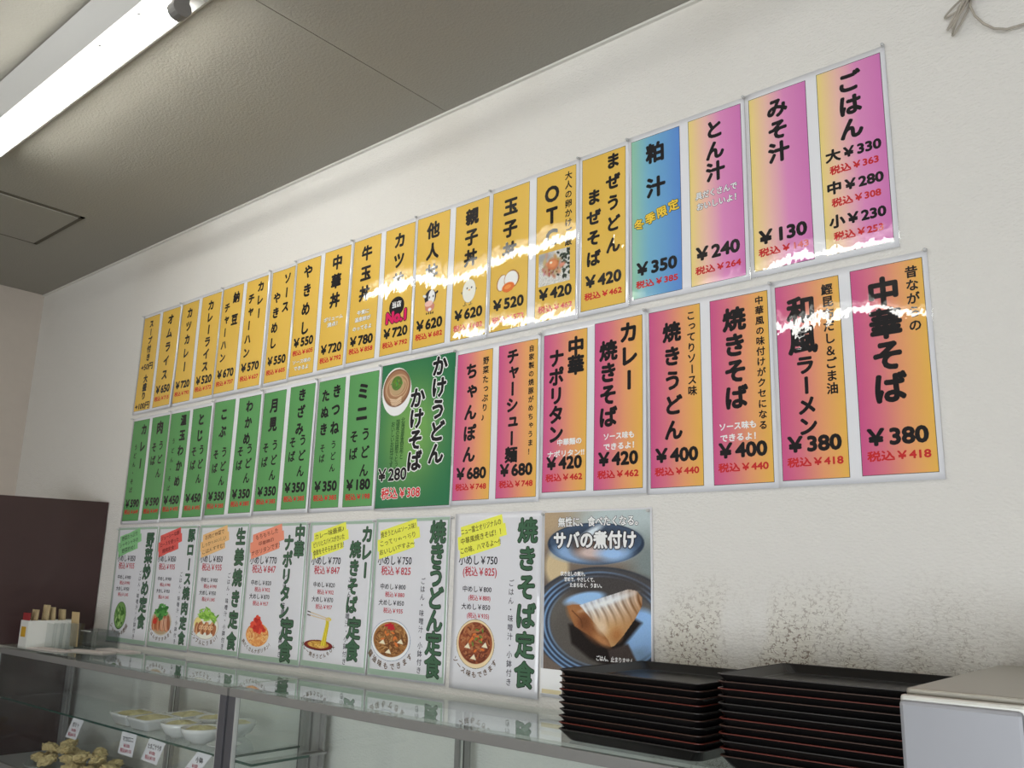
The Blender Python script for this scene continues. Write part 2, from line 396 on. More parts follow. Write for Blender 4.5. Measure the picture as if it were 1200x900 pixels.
    def picture(s, name, cv, x0, y0, x1, y1, lay, parent):
        """a painted canvas as a fine grid of coloured points, cut to its alpha"""
        h, w = cv.A.shape
        xs = x0 + (np.arange(w) + .5) / w * (x1 - x0); ys = y0 + (np.arange(h) + .5) / h * (y1 - y0)
        X, Y = np.meshgrid(xs, ys); V = s.to3(np.stack([X.ravel(), Y.ravel()], 1), lay)
        al = cv.A > .5; i = np.arange((h - 1) * (w - 1)); r, q = i // (w - 1), i % (w - 1)
        keep = al[:-1, :-1] & al[1:, :-1] & al[:-1, 1:] & al[1:, 1:]
        a = (r * w + q)[keep.ravel()]
        Fc = np.stack([a + w, a + w + 1, a + 1, a], 1)
        used = np.unique(Fc); re = np.full(len(V), -1); re[used] = np.arange(len(used))
        lc = np.where(cv.C <= 10.3, cv.C / 255 / 12.92, ((np.clip(cv.C, 0, 255) / 255 + .055) / 1.055) ** 2.4) * INK
        return link(name, mesh_from(name, V[used], re[Fc], np.clip(lc.reshape(-1, 3)[used], 0, .95), smooth=True), s.m, parent)

class Canvas:
    def __init__(s, wm, hm, cell=.0015, bg=None):
        s.w, s.h = max(8, int(wm / cell)), max(8, int(hm / cell)); s.asp = hm / wm
        s.U, s.V = np.meshgrid((np.arange(s.w) + .5) / s.w, (np.arange(s.h) + .5) / s.h * s.asp)     # both in widths
        s.C = np.zeros((s.h, s.w, 3)); s.A = np.zeros((s.h, s.w)); s.px = 1.0 / s.w
        if bg is not None: s.C[:] = bg; s.A[:] = 1
    def put(s, m, col):
        m = np.clip(m, 0, 1)
        col = np.asarray(col, float)
        s.C = s.C * (1 - m[..., None]) + col * m[..., None]; s.A = np.maximum(s.A, m)
    def ell(s, cx, cy, rx, ry, col, ang=0.0, soft=0.0, ring=None):
        c, n = math.cos(math.radians(ang)), math.sin(math.radians(ang))
        x = (s.U - cx) * c + (s.V - cy) * n; y = -(s.U - cx) * n + (s.V - cy) * c
        d = (np.sqrt((x / rx) ** 2 + (y / ry) ** 2) - 1) * min(rx, ry)
        e = max(s.px, soft); m = np.clip(.5 - d / e, 0, 1)
        if ring: m = m * np.clip(.5 + (d + ring) / e, 0, 1)
        s.put(m, col); return s
    def poly(s, pts, col, soft=0.0):
        P = np.asarray(pts, float); inside = np.zeros(s.U.shape, bool); dist = np.full(s.U.shape, 9.0)
        for (x0, y0), (x1, y1) in zip(P, np.roll(P, -1, 0)):
            cr = ((y0 > s.V) != (y1 > s.V)) & (s.U < (x1 - x0) * (s.V - y0) / (y1 - y0 + 1e-12) + x0); inside ^= cr
            L2 = (x1 - x0) ** 2 + (y1 - y0) ** 2 + 1e-12; t = np.clip(((s.U - x0) * (x1 - x0) + (s.V - y0) * (y1 - y0)) / L2, 0, 1)
            dist = np.minimum(dist, np.hypot(s.U - x0 - t * (x1 - x0), s.V - y0 - t * (y1 - y0)))
        e = max(s.px, soft); m = np.clip(.5 + np.where(inside, dist, -dist) / e, 0, 1)
        s.put(m, col); return m
    def stroke(s, pts, r, col):
        d = np.full(s.U.shape, 9.0)
        for (x0, y0), (x1, y1) in zip(pts[:-1], pts[1:]):
            L2 = (x1 - x0) ** 2 + (y1 - y0) ** 2 + 1e-12; t = np.clip(((s.U - x0) * (x1 - x0) + (s.V - y0) * (y1 - y0)) / L2, 0, 1)
            d = np.minimum(d, np.hypot(s.U - x0 - t * (x1 - x0), s.V - y0 - t * (y1 - y0)))
        s.put(np.clip(.5 + (r - d) / s.px, 0, 1), col); return s
    def noodles(s, n, cx, cy, rx, ry, cols, r, seed, curl=1.4):
        rn = random.Random(seed)
        for _ in range(n):
            a = rn.uniform(0, 6.28); q = math.sqrt(rn.random()) * .8; x, y = cx + math.cos(a) * q * rx, cy + math.sin(a) * q * ry
            th = rn.uniform(0, 6.28); k = rn.uniform(-curl, curl); pts = [(x, y)]
            for _ in range(9):
                x += math.cos(th) * rx * .14; y += math.sin(th) * ry * .14; th += k * .45
                dx, dy = (x - cx) / rx, (y - cy) / ry; rr = math.hypot(dx, dy)
                if rr > .93: x, y = cx + dx / rr * rx * .93, cy + dy / rr * ry * .93
                pts.append((x, y))
            s.stroke(pts, r * rn.uniform(.7, 1.2), rn.choice(cols))
        return s

BLACK, RED = (26, 24, 27), (188, 40, 42)
YEL = (209, 168, 62); GRN = (70, 138, 66); PINK = (193, 82, 128); ORG = (216, 158, 72)
def blend(stops):
    st = [(t, np.array(ink(c))) for t, c in stops]
    def f(u, v):
        out = np.empty((len(u), 3))
        for k in range(3): out[:, k] = np.interp(u, [t for t, _ in st], [c[k] for _, c in st])
        return out
    return f
G_PINK = blend([(0, (192, 80, 132)), (.3, (203, 108, 125)), (.62, (216, 146, 106)), (1, (218, 170, 78))])
G_SIDE = blend([(0, (222, 200, 122)), (.3, (222, 178, 165)), (.62, (208, 132, 180)), (1, (196, 112, 172))])
G_BLUE = blend([(0, (138, 186, 158)), (.35, (110, 166, 194)), (1, (84, 130, 198))])
G_YEL = blend([(0, (208, 169, 74)), (1, (214, 176, 82))]); G_GRN = blend([(0, (82, 140, 82)), (1, (90, 150, 90))])

class Strip:
    """one menu strip printed on a sheet"""
    def __init__(s, sh, b, colfn, nx=24):
        s.sh = sh; s.x0 = b[0] - sh.x0; s.x1 = b[1] - sh.x0; s.y0 = sh.z1 - b[2]; s.y1 = sh.z1 - b[3]
        s.w, s.h = s.x1 - s.x0, s.y1 - s.y0
        s.panel = sh.grid('menu_strip', s.x0, s.y0, s.x1, s.y1, .0002, None, sh.root, nx=nx, nz=20, colfn=colfn)
        a = Art(); t = .0011
        a.rect(s.x0 - t, s.y0 - t, s.x1 + t, s.y0); a.rect(s.x0 - t, s.y1, s.x1 + t, s.y1 + t); a.rect(s.x0 - t, s.y0, s.x0, s.y1); a.rect(s.x1, s.y0, s.x1 + t, s.y1)
        sh.art('border_line', a, (60, 52, 48), .0003, s.panel)
    def X(s, u): return s.x0 + u * s.w
    def Y(s, v): return s.y0 + v * s.h
    def cols(s, name, items, col=BLACK, w=.050, lay=.0005, k=8):
        for (t, u, v0, v1, z) in items:
            a = Art(); a.column(t, s.X(u), s.Y(v0), s.Y(v1), z * s.w * 1.1, w=w, k=k, res=3 if z > .2 else 2)
            s.sh.art(name, a, col, lay, s.panel)
    def lines(s, name, items, col=BLACK, w=.035, lay=.0005, rot=0.0, k=8):
        for (t, u, v, hgt, wd) in items:
            a = Art(); a.line(t, s.X(u), s.Y(v), hgt * s.w, wd * s.w, w=w, rot=rot, k=k)
            s.sh.art(name, a, col, lay, s.panel)
    def price(s, p, t, vp=.825, vt=.915, wp=.80, wt=.84):
        s.lines('price', [('￥' + p, .5, vp, .31, wp)], w=.05)
        s.lines('tax_price', [('税込￥' + t, .5, vt, .15, wt)], col=RED, w=.04)
    def white(s, items, z=.12, edge=(60, 50, 60), fill=(238, 236, 232)):
        for nm, cc, ww, ly in (('note_outline', edge, .075, .0005), ('note', fill, .03, .0008)):
            a = Art()
            for (t, u, v, wd) in items: a.line(t, s.X(u), s.Y(v), z * s.w, wd * s.w, w=ww, k=6, res=2)
            s.sh.art(nm, a, cc, ly, s.panel)
R1 = [(-3.396,-3.270,2.507,2.119),(-3.247,-3.116,2.509,2.119),(-3.097,-2.976,2.509,2.119),(-2.952,-2.822,2.511,2.122),(-2.805,-2.675,2.512,2.121),(-2.652,-2.523,2.511,2.120),(-2.498,-2.371,2.512,2.121),(-2.356,-2.229,2.514,2.124),(-2.206,-2.079,2.517,2.126),(-2.061,-1.934,2.518,2.127),(-1.910,-1.784,2.517,2.127),(-1.771,-1.642,2.518,2.127),(-1.618,-1.493,2.516,2.126),(-1.477,-1.351,2.517,2.126),(-1.325,-1.200,2.519,2.127),(-1.180,-1.054,2.522,2.128),(-1.036,-0.908,2.524,2.131),(-0.884,-0.757,2.526,2.131),(-0.736,-0.611,2.525,2.133),(-0.586,-0.460,2.528,2.134)]
R2 = [(-3.384,-3.258,2.077,1.684),(-3.235,-3.106,2.077,1.685),(-3.091,-2.960,2.077,1.686),(-2.937,-2.811,2.079,1.687),(-2.787,-2.661,2.087,1.690),(-2.636,-2.507,2.085,1.692),(-2.486,-2.361,2.084,1.694),(-2.337,-2.209,2.086,1.695),(-2.188,-2.059,2.085,1.694),(-2.038,-1.908,2.085,1.693),(-1.891,-1.598,2.094,1.684),(-1.588,-1.463,2.082,1.694),(-1.440,-1.313,2.083,1.694),(-1.292,-1.164,2.086,1.702),(-1.141,-1.012,2.091,1.700),(-0.993,-0.867,2.090,1.698),(-0.842,-0.714,2.089,1.697),(-0.695,-0.568,2.089,1.698),(-0.544,-0.415,2.091,1.699)]
R3 = [(-3.405,-3.097,1.660,1.236),(-3.090,-2.811,1.658,1.237),(-2.806,-2.505,1.658,1.240),(-2.503,-2.187,1.655,1.238),(-2.184,-1.886,1.654,1.241),(-1.884,-1.590,1.656,1.242),(-1.576,-1.292,1.660,1.240),(-1.287,-0.991,1.657,1.245)]
PINS = []
NSHEET = 0
def sheet_for(row, idx, label, mx=.0098, mz=.0125):
    global NSHEET
    b = [row[i] for i in idx]; NSHEET += 1
    x0, x1 = b[0][0] - mx, b[-1][1] + mx; z1 = max(q[2] for q in b) + mz; z0 = min(q[3] for q in b) - mz
    return Sheet('menu_poster', x0, x1, z1, z0, label, seed=NSHEET * 7 + 1, base=.0024 + .001 * (NSHEET % 2))
OUT = (95, 85, 60)
# ---- the twenty strips of the top row
def r1_1(s):
    s.cols('dish_name', [('スープ付き', .5, .08, .44, .23), ('大盛り', .5, .67, .85, .24)])
    s.lines('price', [('+50円', .5, .54, .25, .72), ('+100円', .5, .955, .25, .86)], w=.035)
def simple(items, p, t, w=.050, **kw):
    def f(s):
        s.cols('dish_name', items, w=w); s.price(p, t, **kw)
    return f
def r1_8(s):
    s.cols('dish_name', [('やきめし', .5, .105, .6, .34)]); s.price('550', '605', vp=.715, vt=.805)
    s.white([('ソース味の', .5, .885, .74), ('できるよ', .5, .94, .6)], edge=OUT)
def r1_9(s):
    s.cols('dish_name', [('中華丼', .5, .115, .44, .36)]); s.price('720', '792', vp=.84, vt=.93)
    s.white([('ボリューム', .5, .59, .74), ('満点！', .48, .64, .4)], edge=OUT)
def r1_10(s):
    s.cols('dish_name', [('牛玉丼', .5, .125, .46, .36)]); s.price('780', '858', vp=.835, vt=.915)
    s.white([('牛煮に', .5, .61, .42), ('温泉卵が', .5, .665, .56), ('のってるよ', .5, .735, .66)], edge=OUT)
def r1_11(s):
    s.cols('dish_name', [('カツ丼', .5, .11, .435, .36)]); s.price('720', '792', vp=.835, vt=.925)
    x, y, w = s.X(.5), s.Y(.685), s.w
    a = Art(); a.poly([(x + math.cos(t) * .26 * w, y - .15 * w + math.sin(t) * .24 * w) for t in np.linspace(0, 6.28, 24, endpoint=False)])
    s.sh.art('badge_disc', a, (28, 26, 28), .0005, s.panel)
    a = Art(); a.line('当店', x, y - .2 * w, .16 * w, .3 * w, w=.03); s.sh.art('badge_lettering', a, (235, 232, 228), .0009, s.panel)
    a = Art(); a.line('No.1', x, y + .09 * w, .36 * w, .66 * w, w=.13); s.sh.art('badge_outline', a, (70, 16, 36), .0007, s.panel)
    a = Art(); a.line('No.1', x, y + .09 * w, .36 * w, .66 * w, w=.065); s.sh.art('badge_number', a, (200, 30, 90), .0009, s.panel)
def pic(s, cv, u0, v0, u1, v1, name='illustration'):
    s.sh.picture(name, cv, s.X(u0), s.Y(v0), s.X(u1), s.Y(v1), .0006, s.panel)
def r1_12(s):
    s.cols('dish_name', [('他人丼', .5, .12, .45, .36)]); s.price('620', '682', vp=.835, vt=.92)
    k = Canvas(.065, .085)
    for lx in (.32, .45, .58, .70): k.ell(lx, 1.16, .05, .07, (30, 28, 32))
    k.ell(.5, .88, .3, .22, (196, 128, 112)); k.ell(.5, .45, .36, .36, (35, 33, 45)); k.ell(.58, .45, .2, .32, (240, 236, 230)); k.ell(.42, .72, .26, .13, (222, 180, 168))
    k.ell(.14, .34, .13, .07, (225, 222, 218), 25); k.ell(.88, .30, .12, .07, (35, 33, 45), -25); k.ell(.45, .45, .035, .045, (15, 15, 15)); k.ell(.68, .43, .035, .045, (15, 15, 15)); k.ell(.5, .99, .1, .07, (238, 234, 228))
    pic(s, k, .24, .56, .76, .56 + .085 * 1.02 / s.h)
def r1_13(s):
    s.cols('dish_name', [('親子丼', .5, .11, .42, .36)]); s.price('620', '682', vp=.825, vt=.92)
    k = Canvas(.075, .085); o = (120, 96, 52)
    for x in (.34, .62): k.stroke([(x, .9), (x - .02, 1.06)], .026, o); k.stroke([(x - .1, 1.06), (x + .06, 1.05)], .026, o)
    k.stroke([(.14, .55), (.22, .6)], .05, o); k.stroke([(.84, .5), (.78, .58)], .05, o)
    k.ell(.5, .53, .34, .46, o); k.ell(.5, .53, .325, .445, (226, 222, 212)); k.ell(.4, .42, .03, .035, (40, 36, 36)); k.ell(.62, .42, .03, .035, (40, 36, 36)); k.ell(.51, .5, .045, .025, (214, 160, 70)); k.stroke([(.5, .09), (.5, .02)], .012, o)
    pic(s, k, .2, .56, .8, .56 + .085 / s.h)
def r1_14(s):
    s.cols('dish_name', [('玉子丼', .5, .135, .455, .36)]); s.price('520', '572', vp=.82, vt=.925)
    k = Canvas(.08, .065); o = (150, 88, 40)
    k.ell(.24, .42, .22, .3, o, 20); k.ell(.26, .42, .19, .27, (222, 220, 216), 20); k.ell(.66, .36, .32, .32, o, 30); k.ell(.64, .36, .28, .28, (228, 226, 222), 30); k.ell(.52, .62, .26, .17, (208, 104, 44), -8); k.ell(.5, .60, .14, .07, (222, 140, 70), -8)
    pic(s, k, .16, .585, .8, .585 + .065 / s.h)
def r1_15(s):
    s.cols('dish_name', [('OTG', .40, .15, .45, .42)], w=.04)
    s.cols('tagline', [('大人の卵かけご飯', .82, .06, .51, .165)], w=.03)
    s.price('420', '462', vp=.825, vt=.925)
    k = Canvas(.102, .088, bg=(196, 194, 190)); rn = np.random.RandomState(4)
    k.C += rn.normal(0, 16, k.C.shape[:2])[..., None]
    k.ell(.15, .12, .3, .14, (150, 150, 150), soft=.15)
    for _ in range(40): k.ell(rn.uniform(.62, 1.0), rn.uniform(.05, .75), .05, .03, rn.choice([30, 48, 66]) * np.array([.9, 1.1, .9]), rn.uniform(0, 180))
    for _ in range(60): k.ell(.45 + rn.normal(0, .13), .40 + rn.normal(0, .11), .09, .05, np.array([176, 138, 112]) + rn.normal(0, 16, 3), rn.uniform(0, 180), soft=.05)
    for _ in range(26): k.ell(.40 + rn.normal(0, .12), .42 + rn.normal(0, .10), .035, .02, np.array([140, 92, 64]) + rn.normal(0, 14, 3), rn.uniform(0, 180))
    k.ell(.46, .35, .17, .14, (184, 106, 66), soft=.04); k.ell(.46, .33, .13, .10, (206, 134, 90), soft=.08); k.ell(.40, .29, .04, .03, (245, 225, 205), soft=.03)
    pic(s, k, .07, .545, .87, .77, 'dish_photo')
def r1_17(s):
    s.cols('dish_name', [('粕汁', .5, .115, .335, .36)]); s.price('350', '385', vp=.825, vt=.92)
    for nm, cc, ww, ly in (('note_outline', (30, 28, 26), .085, .0005), ('note', (226, 190, 64), .035, .0008)):
        a = Art()
        for i, ch in enumerate('冬季限定'): a.char(ch, s.X(.15 + .235 * i), s.Y(.545 - .021 * i), .215 * s.w, w=ww, rot=.14, vert=False)
        s.sh.art(nm, a, cc, ly, s.panel)
def r1_18(s):
    s.cols('dish_name', [('とん汁', .5, .10, .355, .33)]); s.price('240', '264', vp=.82, vt=.918)
    s.white([('具だくさんで', .5, .475, .78), ('おいしいよ！', .5, .54, .74)], z=.145, edge=(60, 48, 66))
def r1_20(s):
    s.cols('dish_name', [('ごはん', .5, .10, .36, .34)])
    for t, v, t2, v2 in (('大￥330', .48, '税込￥363', .56), ('中￥280', .655, '税込￥308', .735), ('小￥230', .835, '税込￥253', .915)):
        s.lines('price', [(t, .5, v, .22, .84)], w=.05); s.lines('tax_price', [(t2, .5, v2, .15, .74)], col=RED, w=.04)
K = .33
TOP = {0: r1_1, 1: simple([('オムライス', .5, .105, .68, .30)], '650', '715', vt=.92), 2: simple([('カツカレー', .5, .105, .65, .32)], '720', '792'),
       3: simple([('カレーライス', .5, .105, .71, .29)], '520', '572', vp=.835, vt=.92), 4: simple([('納豆', .70, .115, .33, .30), ('チャーハン', .27, .19, .67, .26)], '670', '737'),
       5: simple([('カレー', .68, .085, .335, .28), ('チャーハン', .27, .175, .68, .27)], '570', '627', vp=.815), 6: simple([('ソース', .68, .09, .35, .29), ('やきめし', .27, .245, .655, .29)], '550', '605', vp=.815),
       7: r1_8, 8: r1_9, 9: r1_10, 10: r1_11, 11: r1_12, 12: r1_13, 13: r1_14, 14: r1_15,
       15: simple([('まぜうどん', .72, .07, .62, .30), ('まぜそば', .27, .27, .675, .30)], '420', '462', vp=.82), 16: r1_17, 17: r1_18,
       18: simple([('みそ汁', .5, .10, .36, .34)], '130', '143', vp=.82, vt=.905), 19: r1_20}
for idx, label in (((0, 1), 'yellow two-strip menu poster with オムライス ¥650 and extra charges, leftmost of the top row'),
                   ((2, 3), 'yellow two-strip menu poster for cutlet curry カツカレー and curry rice カレーライス'),
                   ((4, 5), 'yellow two-strip menu poster for natto fried rice 納豆チャーハン and curry fried rice'),
                   ((6,), 'narrow yellow menu poster for sauce fried rice ソースやきめし ¥550'),
                   ((7, 8), 'yellow two-strip menu poster for plain fried rice やきめし and Chinese bowl 中華丼'),
                   ((9, 10), 'yellow two-strip menu poster for 牛玉丼 ¥780 and カツ丼 with a No.1 badge'),
                   ((11, 12), 'yellow two-strip menu poster with a cow and a chick for 他人丼 and 親子丼'),
                   ((13, 14), 'yellow two-strip menu poster with boiled egg drawing and OTG egg rice photo'),
                   ((15,), 'narrow yellow menu poster for mixed noodles まぜうどん and まぜそば, beside the blue strip'),
                   ((16, 17), 'menu poster with a blue 粕汁 strip and a pink とん汁 strip'),
                   ((18, 19), 'yellow to pink menu poster for みそ汁 ¥130 and ごはん, rightmost of the top row')):
    sh = sheet_for(R1, idx, label)
    for i in idx:
        st = Strip(sh, R1[i], G_YEL if i < 16 else (G_BLUE if i == 16 else G_SIDE))
        TOP[i](st)
# ---- the middle row
def udon(name, p, t, ud=(.68, .46, .71, .27), sb=(.27, .475, .595, .26), vp=.84, vt=.925):
    def f(s):
        s.cols('dish_name', name)
        s.cols('noodle_choice', [('うどん', *ud), ('そば', *sb)], w=.032); s.price(p, t, vp, vt)
    return f
def r2_1(s):
    s.cols('dish_name', [('カレー', .70, .10, .44, .32)]); s.cols('noodle_choice', [('うどん・そば', .30, .27, .70, .17)], w=.02); s.price('590', '649', .83, .915)
def r2_3(s):
    s.cols('dish_name', [('温玉わかめ', .70, .08, .66, .29)]); s.cols('noodle_choice', [('うどん・そば', .27, .27, .72, .15)], w=.02); s.price('450', '495', .83, .915)
def r2_9(s):
    s.cols('dish_name', [('きつね', .70, .10, .39, .30), ('たぬき', .28, .12, .39, .28)]); s.cols('noodle_choice', [('うどん', .70, .52, .70, .19), ('そば', .29, .54, .62, .19)], w=.022); s.price('350', '385', .835, .925)
def noodle(items, tag_, p, t, note=None, **kw):
    def f(s):
        s.cols('dish_name', items, w=.048)
        if tag_: s.cols('tagline', [tag_], w=.03)
        if note: s.lines('note', note, col=(244, 240, 238), w=.035, lay=.0008)
        s.price(p, t, **kw)
    return f
MID = {0: r2_1, 1: udon([('肉', .5, .11, .11, .36)], '590', '649', (.67, .29, .56, .27), (.27, .30, .43, .27), .83, .92), 2: r2_3,
       3: udon([('とじ', .5, .11, .26, .33)], '450', '495', (.68, .395, .66, .27), (.27, .405, .53, .27), .83, .92),
       4: udon([('こぶ', .5, .12, .275, .32)], '350', '385'), 5: udon([('わかめ', .5, .085, .37, .30)], '350', '385'), 6: udon([('月見', .5, .12, .28, .35)], '350', '385'),
       7: udon([('きざみ', .5, .08, .36, .30)], '350', '385', (.68, .455, .705, .27), (.27, .465, .58, .26), .83, .92), 8: r2_9,
       9: udon([('ミニ', .5, .14, .31, .38)], '180', '198', (.67, .47, .74, .28), (.27, .48, .61, .27), .84, .93),
       11: noodle([('ちゃんぽん', .42, .13, .70, .32)], ('野菜たっぷり♪', .82, .075, .46, .155), '680', '748'),
       12: noodle([('チャーシュー麺', .37, .085, .73, .29)], ('自家製の焼豚がめちゃうま！', .85, .055, .72, .125), '680', '748'),
       13: noodle([('中華', .75, .105, .225, .35), ('ナポリタン', .30, .16, .645, .33)], None, '420', '462', [('中華麺の', .62, .70, .13, .55), ('ナポリタン!!', .54, .77, .13, .84)]),
       14: noodle([('カレー', .72, .09, .375, .36), ('焼きそば', .29, .18, .58, .35)], None, '420', '462', [('ソース味も', .52, .695, .13, .62), ('できるよ！', .52, .755, .13, .62)]),
       15: noodle([('焼きうどん', .45, .135, .69, .33)], ('こってりソース味', .83, .06, .485, .16), '400', '440'),
       16: noodle([('焼きそば', .42, .125, .55, .37)], ('中華風の味付けがクセになる', .86, .045, .71, .135), '400', '440', [('ソース味も', .43, .70, .13, .62), ('できるよ！', .43, .76, .13, .6)]),
       17: noodle([('和風', .40, .145, .30, .42), ('ラーメン', .42, .43, .74, .28)], ('鰹昆布だし＆ごま油', .82, .06, .565, .165), '380', '418'),
       18: noodle([('中華そば', .45, .135, .60, .42)], ('昔ながらの', .85, .06, .32, .165), '380', '418')}
def kake(s):
    x = s.w
    k = Canvas(.13, .15)
    k.ell(.5, .56, .48, .52, (226, 226, 228), -12); k.ell(.5, .48, .44, .40, (120, 84, 62), -8); k.ell(.5, .47, .40, .36, (150, 108, 80), -8)
    for q in range(9): k.ell(.5 + .01 * q, .47, .39 - .03 * q, .30 - .028 * q, (196, 164, 130) if q % 3 == 1 else (158, 118, 88), -8, ring=.02)
    k.ell(.5, .42, .25, .21, (176, 148, 112)); k.ell(.5, .38, .17, .15, (78, 112, 50))
    rn = np.random.RandomState(3)
    for _ in range(50): k.ell(.5 + rn.normal(0, .07), .38 + rn.normal(0, .06), .025, .012, np.array([86, 122, 56]) + rn.normal(0, 16, 3), rn.uniform(0, 180))
    for q in range(4): k.stroke([(.3 + .02 * q, .70 + .04 * q), (.5, .74 + .035 * q), (.66, .68 + .04 * q)], .012, (214, 190, 160))
    pic(s, k, .0, .015, .44, .40, 'dish_photo')
    for nm, cc, ww, ly in (('dish_name_outline', (232, 234, 228), .10, .0006), ('dish_name', BLACK, .045, .0008)):
        s.cols(nm, [('かけうどん', .80, .075, .665, .185), ('かけそば', .52, .27, .70, .185)], col=cc, w=ww, lay=ly)
    s.cols('tagline', [('北海道産真昆布と', .335, .41, .66, .052), ('国産の宗田節でとった', .265, .42, .745, .052), ('おいしいお出汁です', .195, .43, .71, .052)], col=(22, 60, 34), w=.012)
    for nm, cc, ww, ly in (('price_outline', (225, 228, 222), .075, .0006), ('price', BLACK, .035, .0008)):
        s.lines(nm, [('￥280', .22, .775, .16, .40)], col=cc, w=ww, lay=ly)
    for nm, cc, ww, ly in (('tax_price_outline', (232, 226, 222), .075, .0006), ('tax_price', (200, 40, 44), .025, .0008)):
        s.lines(nm, [('税込￥308', .35, .905, .115, .54)], col=cc, w=ww, lay=ly)
def G_KAKE(u, v):
    d = np.exp(-(((u - .45) / .38) ** 2 + ((v - .5) / .34) ** 2)); a, b = np.array(ink((36, 106, 72))), np.array(ink((122, 168, 84)))
    return a + (b - a) * d[:, None] * .85
for idx, label in (((0, 1), 'green two-strip menu poster for curry and meat udon ¥590, leftmost of the middle row'),
                   ((2, 3), 'green two-strip menu poster for soft egg wakame 温玉わかめ and とじ noodles, both ¥450'),
                   ((4, 5), 'green two-strip menu poster for kelp こぶ and seaweed わかめ noodles'),
                   ((6, 7), 'green two-strip menu poster for moon-viewing 月見 and chopped tofu きざみ noodles'),
                   ((8, 9), 'green two-strip menu poster for kitsune-tanuki きつね・たぬき and mini ミニ noodles'),
                   ((10,), 'wide dark green menu poster for かけうどん with a noodle bowl photo'),
                   ((11, 12), 'pink and orange menu poster for champon ちゃんぽん and roast pork noodles チャーシュー麺'),
                   ((13, 14), 'pink and orange menu poster for napolitan ナポリタン and curry yakisoba, ¥420 each'),
                   ((15, 16), 'pink and orange menu poster for fried udon 焼きうどん and fried soba, ¥400 each'),
                   ((17, 18), 'pink and orange menu poster for ramen 和風ラーメン and 中華そば, right end of middle row')):
    if idx == (10,):
        sh = sheet_for(R2, idx, label, mx=.004, mz=.006)
        st = Strip(sh, R2[10], G_KAKE, nx=30); kake(st); continue
    sh = sheet_for(R2, idx, label)
    for i in idx:
        st = Strip(sh, R2[i], G_GRN if i < 10 else G_PINK); MID[i](st)
# ---- the bottom row: set-meal posters
DG = (62, 96, 72); DGO = (30, 42, 34); FRAME = (150, 172, 156); PAPER = (240, 240, 246)
def pic_veg():
    k = Canvas(.13, .15)
    k.ell(.5, .58, .40, .54, (60, 86, 50), 6); k.ell(.5, .57, .37, .5, (112, 152, 86), 6)
    rn = np.random.RandomState(1)
    for _ in range(46):
        a, q = rn.uniform(0, 6.28), math.sqrt(rn.rand()) * .8
        k.ell(.5 + math.cos(a) * .33 * q, .57 + math.sin(a) * .46 * q, .11, .045, rn.choice([(70, 112, 54), (126, 168, 90), (160, 192, 122), (54, 88, 44)][:4], 1)[0] if False else [(70, 112, 54), (126, 168, 90), (160, 192, 122), (54, 88, 44)][rn.randint(4)], rn.uniform(40, 130))
    return k
def pic_pork():
    k = Canvas(.15, .16)
    k.ell(.5, .62, .48, .44, (196, 186, 166)); k.ell(.5, .62, .44, .40, (176, 150, 122))
    for i in range(12): k.ell(.16 + .062 * i, .66 + .03 * math.sin(i * 2.1), .075, .25, [(172, 106, 72), (196, 134, 98), (150, 84, 54)][i % 3], 12 - 2 * i)
    for i in range(4): k.stroke([(.52 + .07 * i, .5), (.5 + .08 * i, .86)], .012, (222, 190, 166))
    k.ell(.2, .6, .1, .1, (196, 52, 44)); rn = np.random.RandomState(2)
    for _ in range(50): k.ell(.48 + rn.normal(0, .12), .28 + rn.normal(0, .10), .09, .06, [(48, 110, 52), (72, 142, 66), (96, 164, 84)][rn.randint(3)], rn.uniform(0, 180))
    return k
def pic_ginger():
    k = Canvas(.16, .165)
    k.ell(.5, .62, .49, .41, (150, 130, 110)); k.ell(.5, .62, .475, .395, (232, 224, 212))
    rn = np.random.RandomState(5); k.ell(.2, .55, .14, .2, (224, 206, 130))
    for _ in range(70): k.ell(.56 + rn.normal(0, .15), .27 + rn.normal(0, .09), .10, .035, [(126, 176, 62), (150, 196, 84), (98, 150, 48)][rn.randint(3)], rn.uniform(0, 180))
    for i in range(13): k.ell(.15 + .058 * i, .68 + .05 * math.sin(i * 1.7), .062, .17, [(168, 104, 66), (204, 150, 104), (138, 78, 46)][i % 3], 8)
    for i in range(6): k.ell(.3 + .09 * i, .66, .04, .07, (226, 186, 146), 20, ring=.02)
    return k
def pic_napo():
    k = Canvas(.15, .14)
    k.ell(.5, .58, .42, .34, (226, 176, 110)); k.noodles(90, .5, .58, .42, .34, [(226, 160, 90), (214, 140, 78), (236, 184, 122), (200, 122, 66)], .016, 3)
    rn = np.random.RandomState(6)
    for _ in range(40): k.ell(.52 + rn.normal(0, .11), .26 + rn.normal(0, .09), .08, .06, [(196, 50, 38), (214, 74, 52), (176, 38, 32)][rn.randint(3)], rn.uniform(0, 180))
    k.ell(.5, .42, .07, .12, (190, 46, 36))
    return k
def pic_curry():
    k = Canvas(.19, .22)
    k.ell(.5, .98, .46, .14, (60, 22, 18)); k.ell(.5, .965, .45, .13, (112, 22, 20)); k.ell(.5, .96, .34, .095, (184, 140, 60)); k.noodles(40, .5, .96, .32, .09, [(196, 150, 62), (214, 176, 92), (164, 112, 40)], .012, 8)
    for i in range(7): k.stroke([(.70 + .014 * i, .30 + .01 * i), (.69 + .016 * i, .42), (.64 + .018 * i, .7), (.58 + .024 * i, .97)], .012, [(206, 186, 40), (226, 208, 70), (186, 162, 28)][i % 3])
    k.ell(.76, .28, .1, .06, (214, 196, 52))
    for dy in (0, .09): k.stroke([(.1, .1 + dy), (.80, .27 + dy * .4)], .016, (206, 182, 140)); k.stroke([(.08, .095 + dy), (.16, .115 + dy)], .018, (60, 44, 34))
    return k
